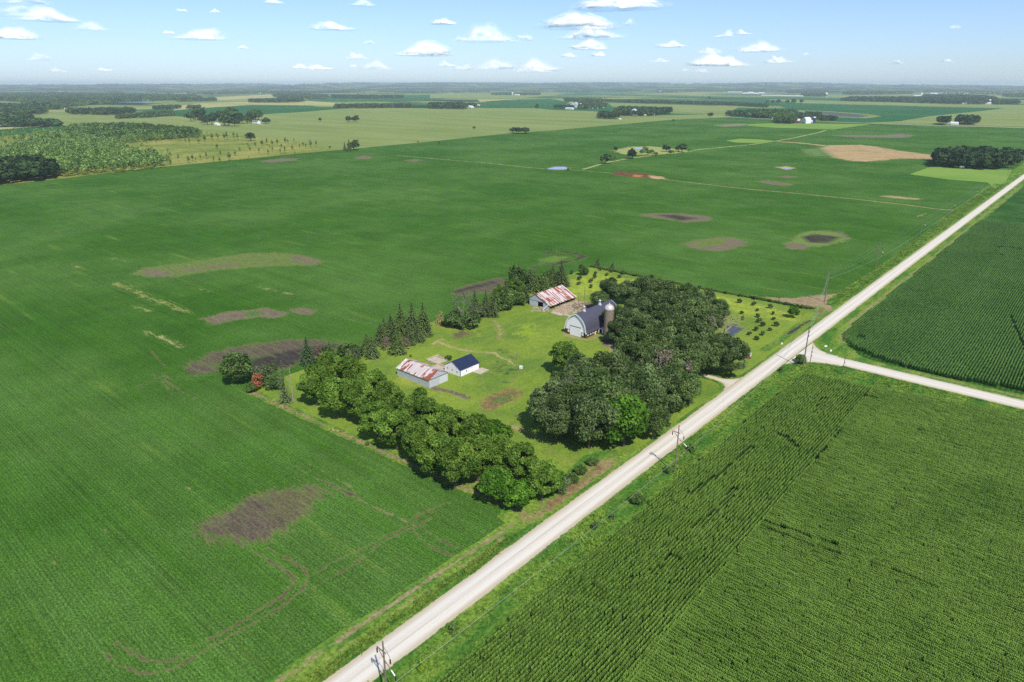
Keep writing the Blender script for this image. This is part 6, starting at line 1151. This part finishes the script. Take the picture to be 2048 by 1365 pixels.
def cloud(i, px, py, w, dens=.3, hgt=.36):
    "w = width in photograph pixels; every cloud has its base at the same altitude"
    r = np.random.default_rng(100+i); x, y = G_sky(px, py+w*.1, CBASE); D = math.sqrt(x*x+y*y); W = w*D/FOC; H = W*hgt
    ux, uy = y/D, -x/D
    V = ICV.copy(); rad = 1+.20*lump(V, 3.2, r)+.14*np.abs(lump(V, 6, r))+.07*np.abs(lump(V, 13, r))+.02*lump(V, 28, r)
    towers = np.zeros(len(V))
    for k in range(3): towers = np.maximum(towers, r.uniform(.55, 1.0)*np.exp(-((V[:, 0]-r.uniform(-.55, .55))/.38)**2))
    q = V*rad[:, None]
    lx = q[:, 0]*W*.5; ly = q[:, 1]*W*.3; z = q[:, 2]*H*.8*(.35+.65*towers); z = np.where(z < 0, z*.04, z)
    e = np.clip((1.0-np.abs(V[:, 0]))/.45, 0, 1)
    a = dens*(.25+.75*e)*np.where(V[:, 2] > .0, 1, .25)
    Ps, Fs, As = [], [], []
    for j, (g_, f_) in enumerate(((.9, .62), (1.04, .3), (1.2, .12))):      # thinning shells: the vapour frays outwards
        wv = 1+.05*lump(V, 9+j*5, r)
        X2 = lx*g_*wv; Y2 = ly*g_*wv; Z2 = z*(g_*wv if j > 1 else g_)
        Ps.append(np.stack([x+ux*X2-uy*Y2, y+uy*X2+ux*Y2, CBASE+Z2], -1)); Fs.append(ICF+len(V)*j); As.append(np.minimum(.95, a*f_*1.75))
    return mesh_np('cloud', np.concatenate(Ps), np.concatenate(Fs), M['cloud'], smooth=True, vattr={'dens': np.concatenate(As)})
def G_sky(px, py, h):
    a = (px-1024)/FOC; b = (682.5-py)/FOC; fw = cpi+b*spi; up = -spi+b*cpi
    t = (h-CAMH)/up; f = fw*t; r = a*t
    return (-sps*f+cps*r, cps*f+sps*r)
CL = [(112, 36, 76, .34), (60, 26, 80, .12), (22, 71, 72, .4), (180, 56, 48, .14), (400, 72, 78, .3), (339, 66, 20, .2), (365, 22, 18, .22), (430, 24, 18, .22), (488, 96, 22, .25), (663, 54, 62, .4), (545, 5, 28, .25), (728, 9, 40, .16), (888, 46, 38, .4), (851, 102, 98, .5), (972, 75, 96, .22),
 (738, 86, 22, .14), (712, 115, 36, .2), (640, 136, 40, .35), (600, 134, 30, .3), (209, 140, 20, .25), (706, 133, 14, .2), (755, 134, 56, .14), (897, 130, 34, .16), (925, 138, 34, .1), (988, 132, 70, .16), (922, 80, 22, .12), (77, 118, 34, .1), (118, 142, 26, .1), (1226, 8, 120, .45), (1158, 45, 120, .42), (1190, 54, 60, .25), (1180, 68, 100, .3), (1178, 93, 66, .35), (1195, 110, 28, .25), (1138, 112, 28, .18), (1070, 136, 80, .22), (1050, 79, 28, .14),
 (1256, 48, 28, .12), (1343, 90, 50, .3), (1448, 71, 36, .35), (1485, 67, 26, .3), (1440, 124, 84, .5), (1416, 104, 40, .14), (1514, 98, 62, .35), (1555, 123, 38, .22), (1611, 109, 12, .2), (1322, 122, 30, .14), (1400, 143, 26, .1), (1498, 158, 26, .1), (1366, 142, 16, .12), (1908, 56, 18, .12), (1894, 123, 16, .16), (1790, 127, 22, .1), (60, 4, 70, .12), (1290, 3, 40, .3)]
CLO = []
for i, (px, py, w, d) in enumerate(CL):
    o = cloud(i, px, py, w, min(.95, d*1.9), .28 if w > 40 else .34)
    side = 'left' if px < 683 else 'middle' if px < 1366 else 'right'
    size = 'large' if w > 75 else 'mid sized' if w > 36 else 'small'; look = 'bright white' if d > .3 else 'soft white' if d > .17 else 'faint thin'
    tag(o, None, 'cloud', 'fair weather clouds over the plain'); CLO.append((o, size, look, side, px, py))
# a label of its own for every cloud: its look, its part of the sky and its order there
seen = {}
for o, size, look, side, px, py in sorted(CLO, key=lambda q: q[4]):
    low = 'high in' if py < 60 else 'mid height in' if py < 108 else 'low in'
    seen.setdefault((size, look, side, low), []).append(o)
for (size, look, side, low), l in seen.items():
    for j, o in enumerate(l):
        pre = (ORD[j]+' '+size+' '+look+' cloud from left') if len(l) > 1 else (size+' '+look+' cloud')
        o['label'] = f'{pre} {low} the {side} sky'

# ================================================================ HAZE
def haze():
    m = bpy.data.materials.new('haze'); m.use_nodes = True; n = m.node_tree.nodes; l = m.node_tree.links
    n.remove(n['Principled BSDF']); v = n.new('ShaderNodeVolumePrincipled'); v.inputs['Color'].default_value = HAZE_COL+(1,)
    v.inputs['Density'].default_value = HAZE_D; v.inputs['Anisotropy'].default_value = 0.0
    l.new(v.outputs[0], n['Material Output'].inputs['Volume'])
    b = MB(); b.box(-28000, 28000, -28000, 28000, -1.5, 170); o = b.build('haze', m); return tag(o, kind='stuff')
HAZE_COL = (.78, .90, 1.0); HAZE_D = 5.4e-5
haze()
